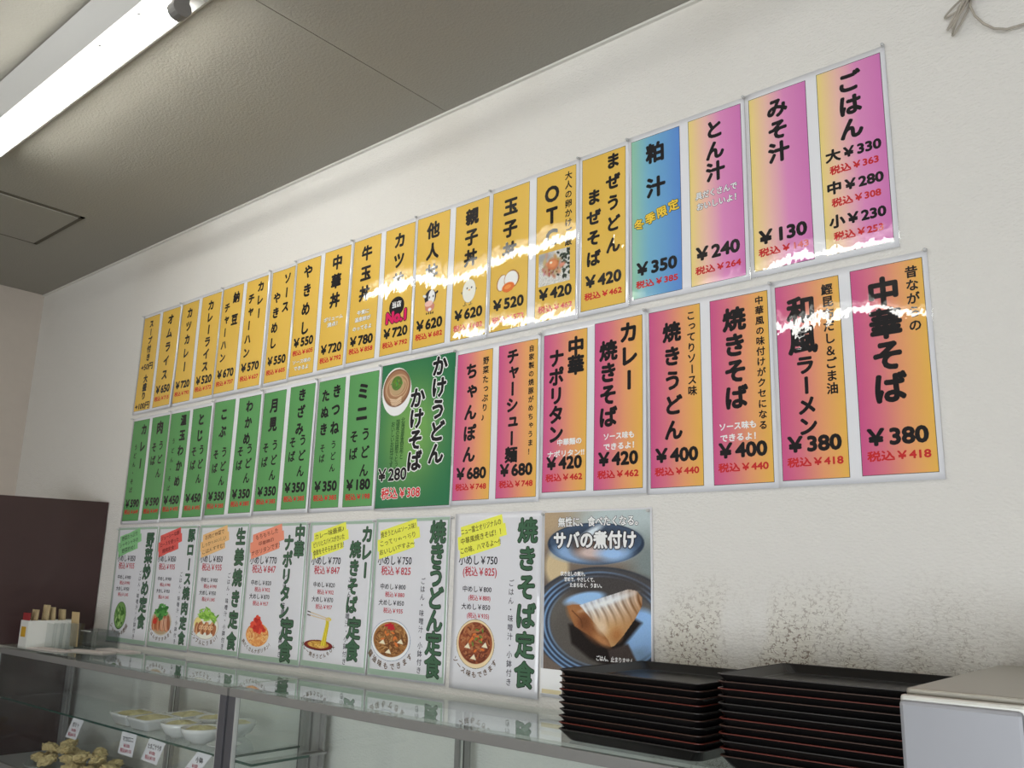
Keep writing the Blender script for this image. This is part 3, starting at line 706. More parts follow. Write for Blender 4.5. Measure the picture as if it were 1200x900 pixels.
def pic_yaki(plate, rim, cols, seed, red=True):
    k = Canvas(.165, .175)
    k.ell(.5, .54, .49, .51, rim); k.ell(.5, .54, .475, .495, plate); k.ell(.5, .52, .43, .43, cols[1])
    k.noodles(150, .5, .52, .43, .43, cols, .014, seed)
    rn = np.random.RandomState(seed)
    for (x, y) in ((.74, .56), (.46, .82), (.3, .6)): k.poly([(x - .08, y + .03), (x + .02, y - .07), (x + .08, y + .05)], (226, 214, 186))
    for _ in range(8): k.ell(.3 + rn.rand() * .4, .35 + rn.rand() * .35, .05, .022, (206, 110, 50), rn.uniform(0, 180))
    if red:
        for _ in range(12): k.ell(.48 + rn.normal(0, .04), .2 + rn.normal(0, .035), .05, .03, (182, 30, 44), rn.uniform(0, 180))
    else:
        for _ in range(6): k.ell(.3 + rn.rand() * .4, .2 + rn.rand() * .4, .05, .02, (98, 128, 52), rn.uniform(0, 180))
    return k
def set_meal(i, title, prices, note, note_col, note_ink, arc, picture, pc, label, framed=True, paren=False):
    b = R3[i]
    sh = Sheet('set_meal_poster', b[0] + .001, b[1] - .001, b[2], b[3] - .004, label, seed=90 + i, base=.0024 + .001 * (i % 2), paper=PAPER, film=True)
    W, Hh = sh.w, sh.h; P = lambda u, v: (u * W, v * Hh)
    if framed:
        a = Art(); t = .009
        a.rect(.003, .003, W - .003, .003 + t * .9); a.rect(.003, Hh - .005 - 1.6 * t, W - .003, Hh - .005); a.rect(.003, .003, .003 + t * .7, Hh - .005); a.rect(W - .003 - t * .7, .003, W - .003, Hh - .005)
        sh.art('printed_frame', a, FRAME, .0003, sh.root)
    # highlighter patch behind the hand-written note: three ragged bands
    a = Art(); sl = .165 * W
    for q, (u0, u1) in enumerate(((.07, .56), (.035, .60), (.06, .53))):
        y = (.085 + .055 * q) * Hh; x0, x1 = u0 * W, u1 * W; hb = .040 * Hh; d = (x1 - x0) * .20
        a.poly([(x0, y - hb * .9 + d * .5), (x1, y - hb - d * .5), (x1 + .006, y + hb * .7 - d * .5), (x0 + .004, y + hb + d * .5)])
    patch = sh.art('highlighter_patch', a, note_col, .0005, sh.root)
    a = Art()
    for q, t in enumerate(note): a.line(t, .315 * W, (.083 + .056 * q) * Hh, .060 * W, min(.064 * len(t), .48) * W, w=.012, rot=.185, k=6, res=2)
    sh.art('note', a, note_ink, .0007, patch)
    a = Art()
    for t, u, v0, v1, z in title: a.column(t, u * W, v0 * Hh, v1 * Hh, z * W, w=.06, k=8, sy=1.0)
    sh.art('title_outline', a, DGO, .0005, sh.root)
    a = Art()
    for t, u, v0, v1, z in title: a.column(t, u * W, v0 * Hh, v1 * Hh, z * W, w=.026, k=8, sy=1.0)
    sh.art('title', a, DG, .0008, sh.root)
    a = Art(); a.column('ごはん・味噌汁・小鉢付き', .685 * W, .40 * Hh, .93 * Hh, .062 * W, w=.008, k=4, res=2)
    sh.art('side_dishes', a, (50, 48, 60), .0005, sh.root)
    a = Art(); a.line('小めし￥%s' % prices[0], .29 * W, .275 * Hh, .092 * W, .46 * W, w=.016, k=6)
    for q, (n, p) in enumerate((('中めし', prices[2]), ('大めし', prices[4]))): a.line('%s￥%s' % (n, p), (.29 - .01 * q) * W, (.44 + .1 * q) * Hh, .058 * W, .34 * W, w=.016, k=4, res=2)
    sh.art('price', a, (38, 36, 46), .0005, sh.root)
    f = (lambda p: '(税込￥%s)' % p) if paren else (lambda p: '税込￥%s' % p)
    a = Art(); a.line(f(prices[1]), .315 * W, .340 * Hh, .090 * W, .40 * W, w=.016, k=6)
    for q, p in enumerate((prices[3], prices[5])): a.line(f(p), (.32 - .01 * q) * W, (.489 + .1 * q) * Hh, .052 * W, .26 * W, w=.016, k=4, res=2)
    sh.art('tax_price', a, (178, 52, 66), .0005, sh.root)
    u, va, vb, wu = pc; ww = wu * W
    sh.picture('dish_picture', picture, u * W - ww / 2, va * Hh, u * W + ww / 2, vb * Hh, .0005, sh.root)
    if arc:
        a = Art(); yc = (va + vb) / 2 * Hh; a.arc(arc, u * W, yc, ww * .54 + .008, (vb - va) / 2 * Hh + .012, 215, 325, min(.062, .50 / len(arc)) * W, w=.022)
        sh.art('arc_lettering', a, (92, 66, 44), .0005, sh.root)
T = lambda *c: [tuple(x) for x in c]
YNOTE = (236, 226, 84)
set_meal(0, T(('野菜炒め定食', .83, .12, .80, .185)), ('850', '935', '900', '990', '950', '1,045'), ('野菜たっぷり', 'シャキシャキの', '野菜炒め！'), (132, 190, 132), (60, 84, 62), 'シャキシャキ野菜', pic_veg(), (.29, .64, .895, .38), 'white set-meal poster for 野菜炒め定食 with a green note and green vegetables, leftmost of the bottom row')
set_meal(1, T(('豚ロース焼肉定食', .84, .085, .90, .165)), ('850', '935', '900', '990', '950', '1,045'), ('ジューシーな豚', 'ロースを使った', '焼肉定食！'), (214, 92, 86), (110, 34, 34), 'ごはんがすすみます', pic_pork(), (.31, .64, .90, .54), 'white set-meal poster for 豚ロース焼肉定食 with a red note')
set_meal(2, T(('生姜焼き定食', .85, .105, .885, .19)), ('850', '935', '900', '990', '950', '1,045'), ('お肉と野菜で', 'しっかりおいしい', 'ごはんすすむ！'), (226, 178, 120), (110, 66, 36), 'シンプルにうまい！', pic_ginger(), (.31, .645, .895, .54), 'white set-meal poster for 生姜焼き定食 with an orange note')
set_meal(3, T(('中華', .875, .08, .20, .165), ('ナポリタン', .70, .15, .63, .165), ('定食', .77, .755, .905, .215)), ('770', '847', '820', '902', '870', '957'), ('もちもちした', '中華麺の', 'ナポリタンです！'), (226, 138, 112), (120, 50, 36), '具だくさんナポリタン！', pic_napo(), (.30, .665, .90, .46), 'white set-meal poster for 中華ナポリタン定食 with a salmon pink note')
set_meal(4, T(('カレー', .89, .10, .335, .165), ('焼きそば', .73, .20, .565, .165), ('定食', .79, .715, .855, .205)), ('770', '847', '820', '902', '870', '957'), ('カレー味最高♪', 'ピリリとスパイスがきいた', '食欲をそそられますヨ！'), YNOTE, (84, 76, 34), 'カレー焼きうどんもOK', pic_curry(), (.27, .60, .89, .50), 'white set-meal poster for カレー焼きそば定食 with chopsticks lifting yellow noodles')
set_meal(5, T(('焼きうどん定食', .85, .10, .90, .205)), ('750', '825', '800', '880', '850', '935'), ('焼きうどんはソース味！', 'こってりもっちり', 'おいしいですよ〜'), YNOTE, (84, 76, 34), '醤油味もできます', pic_yaki((228, 228, 232), (96, 120, 158), [(128, 84, 44), (150, 102, 56), (104, 64, 34), (176, 130, 78)], 11), (.30, .635, .90, .54), 'white set-meal poster for 焼きうどん定食 with brown noodles on a blue-rimmed plate')
set_meal(6, T(('焼きそば定食', .85, .11, .885, .215)), ('750', '825', '800', '880', '850', '935'), ('ニュー富士オリジナルの', '中華風焼きそば！！', 'この味、ハマるよ〜!!'), YNOTE, (84, 76, 34), 'ソース味もできます', pic_yaki((222, 200, 160), (120, 108, 92), [(120, 60, 40), (146, 80, 50), (98, 48, 34), (168, 108, 70)], 23, red=False), (.29, .60, .885, .46), 'frameless white set-meal poster for 焼きそば定食 with bracketed tax prices', framed=False, paren=True)
# ---- the simmered mackerel poster
def pic_saba(W, Hh):
    k = Canvas(W, Hh, cell=.0014, bg=(118, 104, 92)); A = k.asp; V = lambda v: v * A
    t = np.clip(k.V / A / .4, 0, 1)[..., None]
    k.C = np.array((150, 132, 112)) * (1 - t) + np.array((104, 92, 84)) * t
    k.ell(.75, V(.08), .5, V(.16), (176, 188, 190), soft=.2); k.ell(.98, V(.28), .16, V(.14), (120, 130, 130), soft=.2); k.ell(.05, V(.05), .2, V(.1), (172, 150, 122), soft=.2)
    k.ell(.13, V(.31), .12, V(.10), (196, 176, 140), soft=.05)
    # bowl behind
    k.ell(.49, V(.18), .455, V(.115), (44, 56, 74)); k.ell(.49, V(.17), .43, V(.098), (66, 84, 108)); k.ell(.46, V(.225), .36, V(.062), (132, 162, 200), soft=.04)
    k.ell(.5, V(.15), .36, V(.06), (54, 66, 84), soft=.05); k.ell(.52, V(.2), .24, V(.075), (92, 72, 62), soft=.05); k.ell(.47, V(.23), .14, V(.03), (196, 176, 172), soft=.04); k.ell(.66, V(.235), .13, V(.035), (150, 184, 226), soft=.05)
    k.ell(.46, V(.12), .12, V(.02), (206, 216, 226), -28, soft=.03)
    # big plate
    k.ell(.56, V(.60), .70, V(.295), (52, 56, 66), soft=.01); k.ell(.56, V(.585), .66, V(.27), (72, 72, 76), soft=.02)
    for q in range(7): k.ell(.55, V(.615), .64 - .022 * q, V(.285 - .011 * q), [(112, 146, 186), (46, 56, 76)][q % 2], ring=.013, soft=.008)
    k.ell(.56, V(.60), .50, V(.215), (92, 88, 84), soft=.03); k.ell(.52, V(.66), .42, V(.17), (86, 82, 78), soft=.05); k.ell(.62, V(.42), .4, V(.08), (66, 62, 62), soft=.08)
    k.ell(.92, V(.64), .17, V(.12), (138, 176, 222), -35, soft=.05); k.ell(.40, V(.48), .19, V(.035), (146, 184, 228), -10, soft=.02)
    k.ell(.86, V(.76), .12, V(.035), (124, 154, 190), -20, soft=.05)
    k.poly([(.25, V(.62)), (.28, V(.72)), (.45, V(.79)), (.62, V(.82)), (.74, V(.83)), (.72, V(.74)), (.92, V(.59)), (.8, V(.55))], (26, 20, 20), soft=.03)
    k.poly([(.62, V(.74)), (.80, V(.70)), (.88, V(.79)), (.78, V(.83)), (.66, V(.82))], (66, 56, 54), soft=.02)
    # the fillet
    OL = [(.232, .522), (.29, .512), (.385, .51), (.487, .487), (.637, .457), (.805, .422), (.875, .430), (.92, .462), (.915, .507), (.862, .567), (.758, .657), (.679, .712), (.638, .722), (.525, .692), (.404, .657), (.308, .627), (.27, .577)]
    k.poly([(x, V(y)) for x, y in OL], (146, 96, 58), soft=.008)
    k.ell(.33, V(.565), .10, V(.045), (156, 104, 64), 35, soft=.05); k.ell(.45, V(.64), .13, V(.035), (132, 82, 48), 38, soft=.05); k.ell(.40, V(.60), .05, V(.04), (112, 66, 38), 30, soft=.05)
    k.ell(.56, V(.69), .08, V(.02), (176, 122, 78), 30, soft=.03); k.stroke([(.285, V(.545)), (.37, V(.59)), (.385, V(.63))], .004, (92, 54, 32))
    c0 = k.C.copy(); k.poly([(x, V(y)) for x, y in [(.36, .514), (.487, .487), (.637, .457), (.805, .422), (.875, .430), (.92, .462), (.915, .507), (.862, .567), (.758, .657), (.679, .712), (.652, .720), (.625, .685), (.535, .627), (.445, .567)]], (206, 190, 172), soft=.006)
    wgt = np.clip(np.abs(k.C - c0).sum(-1) / 60, 0, 1)[..., None]
    a_ = np.clip((k.U - .36) / .56, 0, 1)[..., None]; q = k.V / A - (.512 - .16 * (k.U - .36)); t = np.clip(q / .16, 0, 1)[..., None]          # t: from the upper edge down the flank
    sk = np.array((204, 210, 220)) * (1 - t) + np.array((196, 152, 104)) * t
    sk = sk * (1 - a_ ** 3 * .8) + np.array((150, 104, 64)) * a_ ** 3 * .8
    ph = k.U * 86 - k.V * 30 + 1.5 * np.sin(k.V * 21); st = np.clip(np.sin(ph), 0, 1)[..., None] ** 2
    sk = sk - st * np.array((52, 58, 62)) * np.clip(1.1 - np.abs(t - .35) * 1.6, 0, 1)
    sk = sk + (np.clip(np.sin(ph + 2.4), 0, 1)[..., None] ** 4) * 38 * np.clip(1 - np.abs(t - .3) * 2, 0, 1)
    k.C = k.C * (1 - wgt) + np.clip(sk, 0, 245) * wgt
    k.ell(.62, V(.49), .17, V(.012), (226, 230, 234), -17, soft=.03); k.ell(.56, V(.62), .06, V(.03), (214, 190, 160), 40, soft=.05); k.ell(.70, V(.66), .05, V(.03), (172, 116, 68), -40, soft=.05)
    k.C += np.random.RandomState(7).normal(0, 3, k.C.shape[:2])[..., None]
    return k
b = R3[7]
sh = Sheet('fish_dish_poster', b[0], b[1], b[2], b[3], 'photo poster for サバの煮付け showing simmered mackerel on a dark plate', seed=321, base=.0042)
W, Hh = sh.w, sh.h
sh.picture('dish_photo', pic_saba(W - .012, Hh - .010), .006, .003, W - .004, Hh - .006, .0003, sh.root)
for nm, cc, ww, ly in (('title_outline', (42, 42, 50), .10, .0006), ('title', (242, 240, 240), .04, .0009)):
    a = Art(); a.line('サバの煮付け', .49 * W, .165 * Hh, .135 * W, .74 * W, w=ww); sh.art(nm, a, cc, ly, sh.root)
for nm, cc, ww, ly in (('tagline_outline', (60, 58, 62), .08, .0006), ('tagline', (242, 240, 240), .03, .0009)):
    a = Art(); a.line('無性に、食べたくなる。', .52 * W, .065 * Hh, .078 * W, .72 * W, w=ww, k=6, res=2); sh.art(nm, a, cc, ly, sh.root)
a = Art()
for t, x, y, wd in (('炊き出しの煮汁。', .30, .345, .23), ('甘めで、やさしくて、', .36, .375, .28), ('たまらなく、うまい。', .42, .405, .29)): a.line(t, x * W, y * Hh, .036 * W, wd * W, w=.03, k=6, res=2)
a.line('ごはん、止まりません', .68 * W, .775 * Hh, .040 * W, .32 * W, w=.03, k=6, res=2)
sh.art('caption', a, (240, 238, 236), .0006, sh.root)
a = Art(); a.rect(.0, .855 * Hh, .205 * W, Hh - .006); cd = sh.art('blank_white_card', a, (232, 232, 236), .0006, sh.root)
a = Art(); a.rect(.004, Hh - .016, .2 * W, Hh - .007); sh.art('beige_band', a, (206, 194, 158), .0008, cd)

# ------------------------------------------------------------------ push pins
def pin(x, z, label):
    r = empty('push_pin', (x, -.0065, z)); tag(r, label, 'push pin', 'push pins holding the posters')
    m = MB(); seg = 12
    prof = [(.0034, 0), (.0037, .001), (.0022, .0018), (.0018, .0045), (.0027, .0055), (.0030, .0065), (.0022, .0072)]
    m.loft([[(math.cos(t) * q, -y, math.sin(t) * q) for t in [2 * math.pi * k / seg for k in range(seg)]] for q, y in prof], smooth=True)
    m.build('pin_head', M_PIN, r)
    MB().tube([(0, 0, 0), (0, .0085, 0)], .0007, 6).build('needle', M_PINMETAL, r)
def px_wall(x): return x
for x, z, lab in ((-3.404, 2.517, 'at the left end of the top row, above the オムライス poster'), (-3.106, 2.519, 'above the join of the オムライス and カツカレー posters'), (-2.813, 2.521, 'above the join of the カレーライス and 納豆チャーハン strips'),
               (-2.510, 2.522, 'left above the narrow ソースやきめし poster'), (-2.363, 2.523, 'right above the narrow ソースやきめし poster'), (-2.070, 2.527, 'above the join of the 中華丼 and 牛玉丼 strips'),
               (-1.777, 2.528, 'above the join of the カツ丼 and 他人丼 strips'), (-1.485, 2.527, 'above the join of the 親子丼 and 玉子丼 strips'), (-1.190, 2.531, 'left above the narrow まぜうどん poster'),
               (-1.045, 2.533, 'between まぜうどん and the blue 粕汁 strip'), (-.746, 2.535, 'between the とん汁 and みそ汁 strips'), (-.452, 2.540, 'at the top right corner of the ごはん poster'),
               (-3.394, 2.088, 'at the top left corner of the カレーうどん poster'), (-3.098, 2.088, 'between the 肉うどん and 温玉わかめ strips'), (-2.799, 2.093, 'between the とじ and こぶ strips'), (-2.496, 2.096, 'between the わかめ and 月見 strips'),
               (-2.198, 2.096, 'between the きざみ and きつね strips'), (-1.899, 2.097, 'between the ミニ strip and the wide かけうどん poster'), (-1.596, 2.094, 'at the top right of the wide かけうどん poster'),
               (-1.303, 2.094, 'at the top left corner of the 中華ナポリタン poster'), (-1.002, 2.099, 'left above the 焼きうどん strip'), (-.704, 2.100, 'between the 焼きそば and 和風ラーメン strips'), (-.406, 2.102, 'at the top right corner of the 中華そば poster'),
               (-3.400, 1.652, 'at the top left corner of the 野菜炒め定食 poster'), (-2.810, 1.651, 'between the 豚ロース and 生姜焼き posters'), (-2.186, 1.648, 'between the 中華ナポリタン and カレー焼きそば set-meal posters'), (-1.886, 1.648, 'between the カレー焼きそば and 焼きうどん set-meal posters'), (-1.582, 1.650, 'between the 焼きうどん and 焼きそば set-meal posters'),
               (-1.284, 1.650, 'at the top left corner of the mackerel poster'), (-.997, 1.650, 'at the top right corner of the mackerel poster')):
    pin(x, z, 'small grey push pin ' + lab)

# ------------------------------------------------------------------ brown partition at the left end of the counter
M_WENGE = mat('dark_brown_veneer', (62, 42, 42), rough=0.35, noise=0.12, nscale=9, coat=0.2)
pt = MB().prism([(-3.517, -.004, 1.2212), (-3.599, -.47, 1.2212), (-3.627, -.466, 1.2212), (-3.546, -.004, 1.2212)], (0, 0, .5408)).build('partition_board', M_WENGE, None, bevel=.0015)
tag(pt, 'dark brown veneered partition board standing on the left end of the counter', 'partition')
sb = MB().box(-3.68, -3.652, -.95, -.004, 0, 1.205).build('side_board', M_WENGE, None, bevel=.0015)
tag(sb, 'dark brown board seen through the end glass of the left display case', 'board')

# ------------------------------------------------------------------ glass display cases
ZT = 1.2115
M_CABINET = mat('grey_steel_cabinet', (150, 152, 154), rough=0.4, metal=0.3)
M_DECK = mat('pale_case_floor', (182, 184, 184), rough=0.35)
def case(x0, x1, label, xm):
    yf, yb = -.312, -.026; zb = .815
    r = empty('glass_display_case', ((x0 + x1) / 2, (yf + yb) / 2, 0)); ox, oy = r.location.x, r.location.y
    tag(r, label, 'display case')
    def bx(name, m, a, b, c_, d, e, f, parent=r, bev=.0012):
        return MB().box(a - ox, b - ox, c_ - oy, d - oy, e, f).build(name, m, parent, bevel=bev)
    t = .019
    bx('top_rail', M_ALU, x0, x1, yf, yf + .014, ZT - t, ZT + .001); bx('top_rail', M_ALU, x0, x1, yb - .014, yb, ZT - t, ZT + .001)
    bx('top_rail', M_ALU, x0, x0 + .016, yf + .014, yb - .014, ZT - t, ZT + .001); bx('top_rail', M_ALU, x1 - .016, x1, yf + .014, yb - .014, ZT - t, ZT + .001)
    bx('bottom_rail', M_ALU, x0, x1, yf, yf + .014, zb, zb + .025); bx('bottom_rail', M_ALU, x0, x1, yb - .014, yb, zb, zb + .025)
    for (xa, xb) in ((x0, x0 + .03), (x1 - .03, x1)):
        p = bx('post', M_ALU_D, xa, xb, yf, yf + .016, zb + .025, ZT - t)
        q = xa + .0305 if xa == x0 else xb - .0305
        bx('post_edge', M_ALU_L, min(q, q + (.003 if xa == x0 else -.003)), max(q, q + (.003 if xa == x0 else -.003)), yf + .001, yf + .012, zb + .025, ZT - t, p, 0)
        p = bx('post', M_ALU, xa, xb, yb - .018, yb, zb + .025, ZT - t)
    bx('top_glass', M_GLASS_TOP, x0 + .003, x1 - .003, yf + .001, -.008, ZT + .0012, ZT + .0092, bev=0)
    bx('front_glass', M_GLASS, x0 + .03, x1 - .03, yf + .004, yf + .008, zb + .025, ZT - t, bev=0)
    bx('end_glass', M_GLASS, x0 + .004, x0 + .008, yf + .016, yb - .018, zb + .005, ZT - t, bev=0)
    bx('end_glass', M_GLASS, x1 - .008, x1 - .004, yf + .016, yb - .018, zb + .005, ZT - t, bev=0)
    bx('case_floor', M_DECK, x0 + .004, x1 - .004, yf + .014, yb - .014, zb + .001, zb + .012)
    # rear sliding doors: two glass leaves with aluminium stiles
    for (a, b, yy) in ((x0 + .03, xm + .02, yb - .010), (xm - .02, x1 - .03, yb - .016)):
        d = bx('sliding_door', M_GLASS, a, b, yy, yy + .004, zb + .025, ZT - t, bev=0)
        for xs in (a, b - .014): bx('door_stile', M_ALU, xs, xs + .014, yy - .002, yy + .005, zb + .025, ZT - t, d, 0)
        bx('gasket', M_RUBBER, b - .017, b - .014, yy - .003, yy, zb + .025, ZT - t, d, 0)
    bx('base_cabinet', M_CABINET, x0 + .002, x1 - .002, yf, yb, 0.0, zb - .001)
    return r, bx
cA, bxA = case(-3.615, -2.062, 'glass display case with white dishes on its shelf, left of the joint', -2.80)
cB, bxB = case(-2.052, -.40, 'glass display case carrying the stacks of black trays, right of the joint', -1.49)
# glass shelves
ZS = 1.0425
def shelf(r, bx, x0, x1, y0, y1):
    o = bx('glass_shelf', M_GLASS, x0, x1, y0, y1, ZS - .006, ZS, bev=0)
    bx('shelf_edge', M_GLASS_EDGE, x0, x1, y0 - .0012, y0, ZS - .006, ZS, o, 0)
    bx('shelf_edge', M_GLASS_EDGE, x1, x1 + .0012, y0, y1, ZS - .006, ZS, o, 0)
    for xs in (x0 + .02, x1 - .05): bx('shelf_bracket', M_ALU, xs, xs + .02, y0 + .02, -.04, ZS - .012, ZS - .0062, o, 0)
    return o
shelf(cA, bxA, -3.60, -2.078, -.292, -.062)
shelf(cB, bxB, -2.04, -1.957, -.292, -.12)

# ------------------------------------------------------------------ dishes on the shelf
M_CHINA = mat('white_porcelain', (222, 224, 224), rough=0.18, coat=0.6)
M_SALAD = mat('pale_yellow_salad', (206, 198, 150), rough=0.6, noise=0.18, nscale=120, bump=.004)
def rrect(cx, cy, hx, hy, r, z, n=5):
    out = []
    for (sx, sy, a0) in ((1, 1, 0), (-1, 1, 90), (-1, -1, 180), (1, -1, 270)):
        for k in range(n + 1):
            a = math.radians(a0 + 90 * k / n); out.append((cx + sx * (hx - r) + r * math.cos(a), cy + sy * (hy - r) + r * math.sin(a), z))
    return out
def rect_dish(x, y, rz, label, hx=.058, hy=.058, h=.034):
    r = empty('square_dish', (x, y, ZS + .0003), rz); tag(r, label, 'dish', 'white square dishes on the shelf')
    m = MB(); q = .012
    m.loft([rrect(0, 0, hx * .72, hy * .72, q, 0), rrect(0, 0, hx * .80, hy * .80, q, .004), rrect(0, 0, hx * .94, hy * .94, q, h * .72), rrect(0, 0, hx * .95, hy * .95, q, h * .74), rrect(0, 0, hx, hy, q, h - .002), rrect(0, 0, hx - .001, hy - .001, q, h),
            rrect(0, 0, hx - .006, hy - .006, q * .8, h - .001), rrect(0, 0, hx * .72, hy * .72, q * .8, .008)], smooth=True)
    m.build('dish_body', M_CHINA, r)
    f = MB(); rn = random.Random(int(x * 1000)); rings = []
    for k, z in ((.80, h * .62), (.78, h * .80), (.55, h * 1.02), (.25, h * 1.1)): rings.append([(px * 1.0, py, pz + rn.uniform(-.0015, .0015)) for px, py, pz in rrect(0, 0, hx * k, hy * k, q * k, z)])
    f.loft(rings, smooth=True).build('salad', M_SALAD, r)
def round_bowl(x, y, label, R=.056, h=.040, food=True):
    r = empty('round_bowl', (x, y, ZS + .0003)); tag(r, label, 'bowl', 'white round bowls on the shelf')
    seg = 40; ring = lambda q, z: [(math.cos(t) * q, math.sin(t) * q, z) for t in [2 * math.pi * k / seg for k in range(seg)]]
    MB().loft([ring(R * .48, 0), ring(R * .50, .004), ring(R * .78, h * .3), ring(R * .95, h * .7), ring(R, h), ring(R - .003, h), ring(R * .88, h * .66), ring(R * .55, h * .22)], smooth=True).build('bowl_body', M_CHINA, r)
    if food:
        rn = random.Random(int(x * 1000)); rr = []
        for q, z in ((.80, h * .55), (.84, h * .8), (.55, h * .98), (.2, h * 1.06)): rr.append([(a, b_, c_ + rn.uniform(-.002, .002)) for a, b_, c_ in ring(R * q, z)])
        MB().loft(rr, smooth=True).build('salad', M_SALAD, r)
rect_dish(-2.690, -.222, .0, 'white square dish of salad at the left end of the glass shelf')
rect_dish(-2.575, -.225, .05, 'white square dish of salad standing in front, second from the left on the shelf')
rect_dish(-2.565, -.118, .0, 'white square dish of salad standing behind the other square dishes')
round_bowl(-2.405, -.232, 'white round bowl of salad beside the square dishes')
round_bowl(-2.288, -.236, 'white round bowl of salad in front, next to the case post')
round_bowl(-2.43, -.115, 'white round bowl of salad behind, at the back of the shelf')
round_bowl(-2.31, -.115, 'white round bowl of salad at the back right of the shelf')
sp = empty('small_saucer', (-2.175, -.235, ZS + .0003)); tag(sp, 'small white saucer at the right end of the shelf', 'saucer')
seg = 36; ring = lambda q, z: [(math.cos(t) * q, math.sin(t) * q, z) for t in [2 * math.pi * k / seg for k in range(seg)]]
MB().loft([ring(.022, 0), ring(.025, .002), ring(.042, .009), ring(.045, .012), ring(.043, .0125), ring(.024, .005)], smooth=True).build('saucer_body', M_CHINA, sp)

# ------------------------------------------------------------------ price tags clipped to the shelf edge
M_TAG = mat('white_card', (236, 236, 242), rough=0.7)
M_INKB = mat('black_marker', (40, 38, 46), rough=0.8); M_INKR = mat('red_marker', (186, 44, 76), rough=0.8)
def price_tag(x, lines, label, w=.088, h=.062, tilt=0.0, skew=-.014):
    y = -.2955; zt = ZS - .004
    r = empty('price_tag', (x, y, zt)); r.rotation_euler = (math.radians(0), tilt, 0); tag(r, label, 'price tag', 'price tags hanging from the glass shelf')
    skew -= .010
    P = lambda u, v: (u * w + skew * v, v * h)                        # u right, v down
    m = MB(); pts = [P(-.5, 0), P(.5, 0), P(.5, 1), P(-.5, 1)]
    m.prism([(a, 0, -b_) for a, b_ in pts], (0, .0006, 0)).build('card', M_TAG, r)
    for (t, v, wd, red) in lines:
        a = Art(); a.line(t, 0, 0, .016 if not red else .013, wd * w, w=.015, k=6, res=2, rot=.04)
        V = np.concatenate(a.V); Tt = np.concatenate(a.T); V = np.stack([V[:, 0] + skew * v, -.0008 - np.concatenate(a.L), -(V[:, 1] + v * h)], 1)
        link('lettering', mesh_from('lettering', V, Tt[:, ::-1]), M_INKR if red else M_INKB, r)
price_tag(-2.905, (('ポテト', .3, .6, False), ('¥100', .58, .4, True), ('税込¥110', .8, .7, True)), 'white price tag in front of the case corner post, leftmost tag', w=.075, h=.062, skew=-.03)
price_tag(-2.571, (('マカロニ', .28, .72, False), ('¥100', .58, .4, True), ('税込¥110', .8, .74, True)), 'white price tag below the square dishes with dark writing and a red price', skew=-.004)
price_tag(-2.409, (('たまごサラダ', .3, .84, False), ('¥100', .58, .36, True), ('税込¥110', .8, .64, True)), 'white price tag below the round bowls, tilted, third from the left', tilt=.03, skew=-.026)
price_tag(-2.165, (('小鉢', .3, .5, False), ('¥100', .58, .4, True), ('税込¥110', .8, .7, True)), 'white price tag beside the aluminium post at the joint of the cases', w=.07, skew=-.06)

# ------------------------------------------------------------------ tempura on plates on the case floor
M_TEMPURA = mat('golden_tempura_batter', (250, 218, 160), rough=0.6, noise=0.2, nscale=70, bump=.02)
M_PLATE = mat('pale_plate', (186, 194, 194), rough=0.25, coat=0.4)
ZF = .8275
for i, (x, y, lab) in enumerate(((-3.27, -.175, 'left round plate of tempura on the case floor'), (-3.03, -.175, 'right round plate of tempura on the case floor'))):
    p = empty('round_plate', (x, y, ZF)); tag(p, lab, 'plate', 'plates of tempura on the case floor')
    ring = lambda q, z: [(math.cos(t) * q, math.sin(t) * q, z) for t in [2 * math.pi * k / 40 for k in range(40)]]
    MB().loft([ring(.06, 0), ring(.065, .004), ring(.105, .014), ring(.112, .018), ring(.108, .0185), ring(.064, .008)], smooth=True).build('plate_body', M_PLATE, p)
tn = 0
def tempura(x, y, z, s, seed, label):
    rn = random.Random(seed); bm = bmesh.new(); bmesh.ops.create_icosphere(bm, subdivisions=4, radius=1.0)
    ax = Vector((rn.uniform(-1, 1), rn.uniform(-1, 1), rn.uniform(-.2, .4))).normalized()
    from mathutils import noise as mn
    off = Vector((rn.uniform(0, 50), rn.uniform(0, 50), 0))
    for v in bm.verts:
        d = v.co.normalized(); q = 1 + .40 * mn.noise(d * 2.2 + off) + .26 * mn.noise(d * 5 + off) + .12 * mn.noise(d * 13 + off)
        v.co = Vector((d.x * s * 1.25 * q, d.y * s * .95 * q, d.z * s * .62 * q))
    for f in bm.faces: f.smooth = True
    me = bpy.data.meshes.new('tempura_piece'); bm.to_mesh(me); bm.free()
    o = link('tempura_piece', me, M_TEMPURA); o.location = (x, y, z); o.rotation_euler = (rn.uniform(-.3, .3), rn.uniform(-.3, .3), rn.uniform(0, 3))
    tag(o, label, 'tempura', 'tempura heaped on the plates')
for i, (px_, where) in enumerate(((-3.27, 'left'), (-3.03, 'right'))):
    rn = random.Random(30 + i)
    for k in range(9):
        a = 6.28 * k / 6 + .3 * i
        if k < 6: pos = (px_ + .070 * math.cos(a), -.175 + .066 * math.sin(a), ZF + .036)
        else: pos = (px_ + .036 * math.cos(2.09 * k), -.175 + .034 * math.sin(2.09 * k), ZF + .066 + .004 * (k % 2))
        nm = ('at the right', 'at the back right', 'at the back left', 'at the left', 'at the front left', 'at the front right', 'on top at the right', 'on top at the back left', 'on top at the front left')[k]
        tempura(*pos, .0235, 100 * i + k, 'golden battered tempura piece %s on the %s tempura plate' % (nm, where))

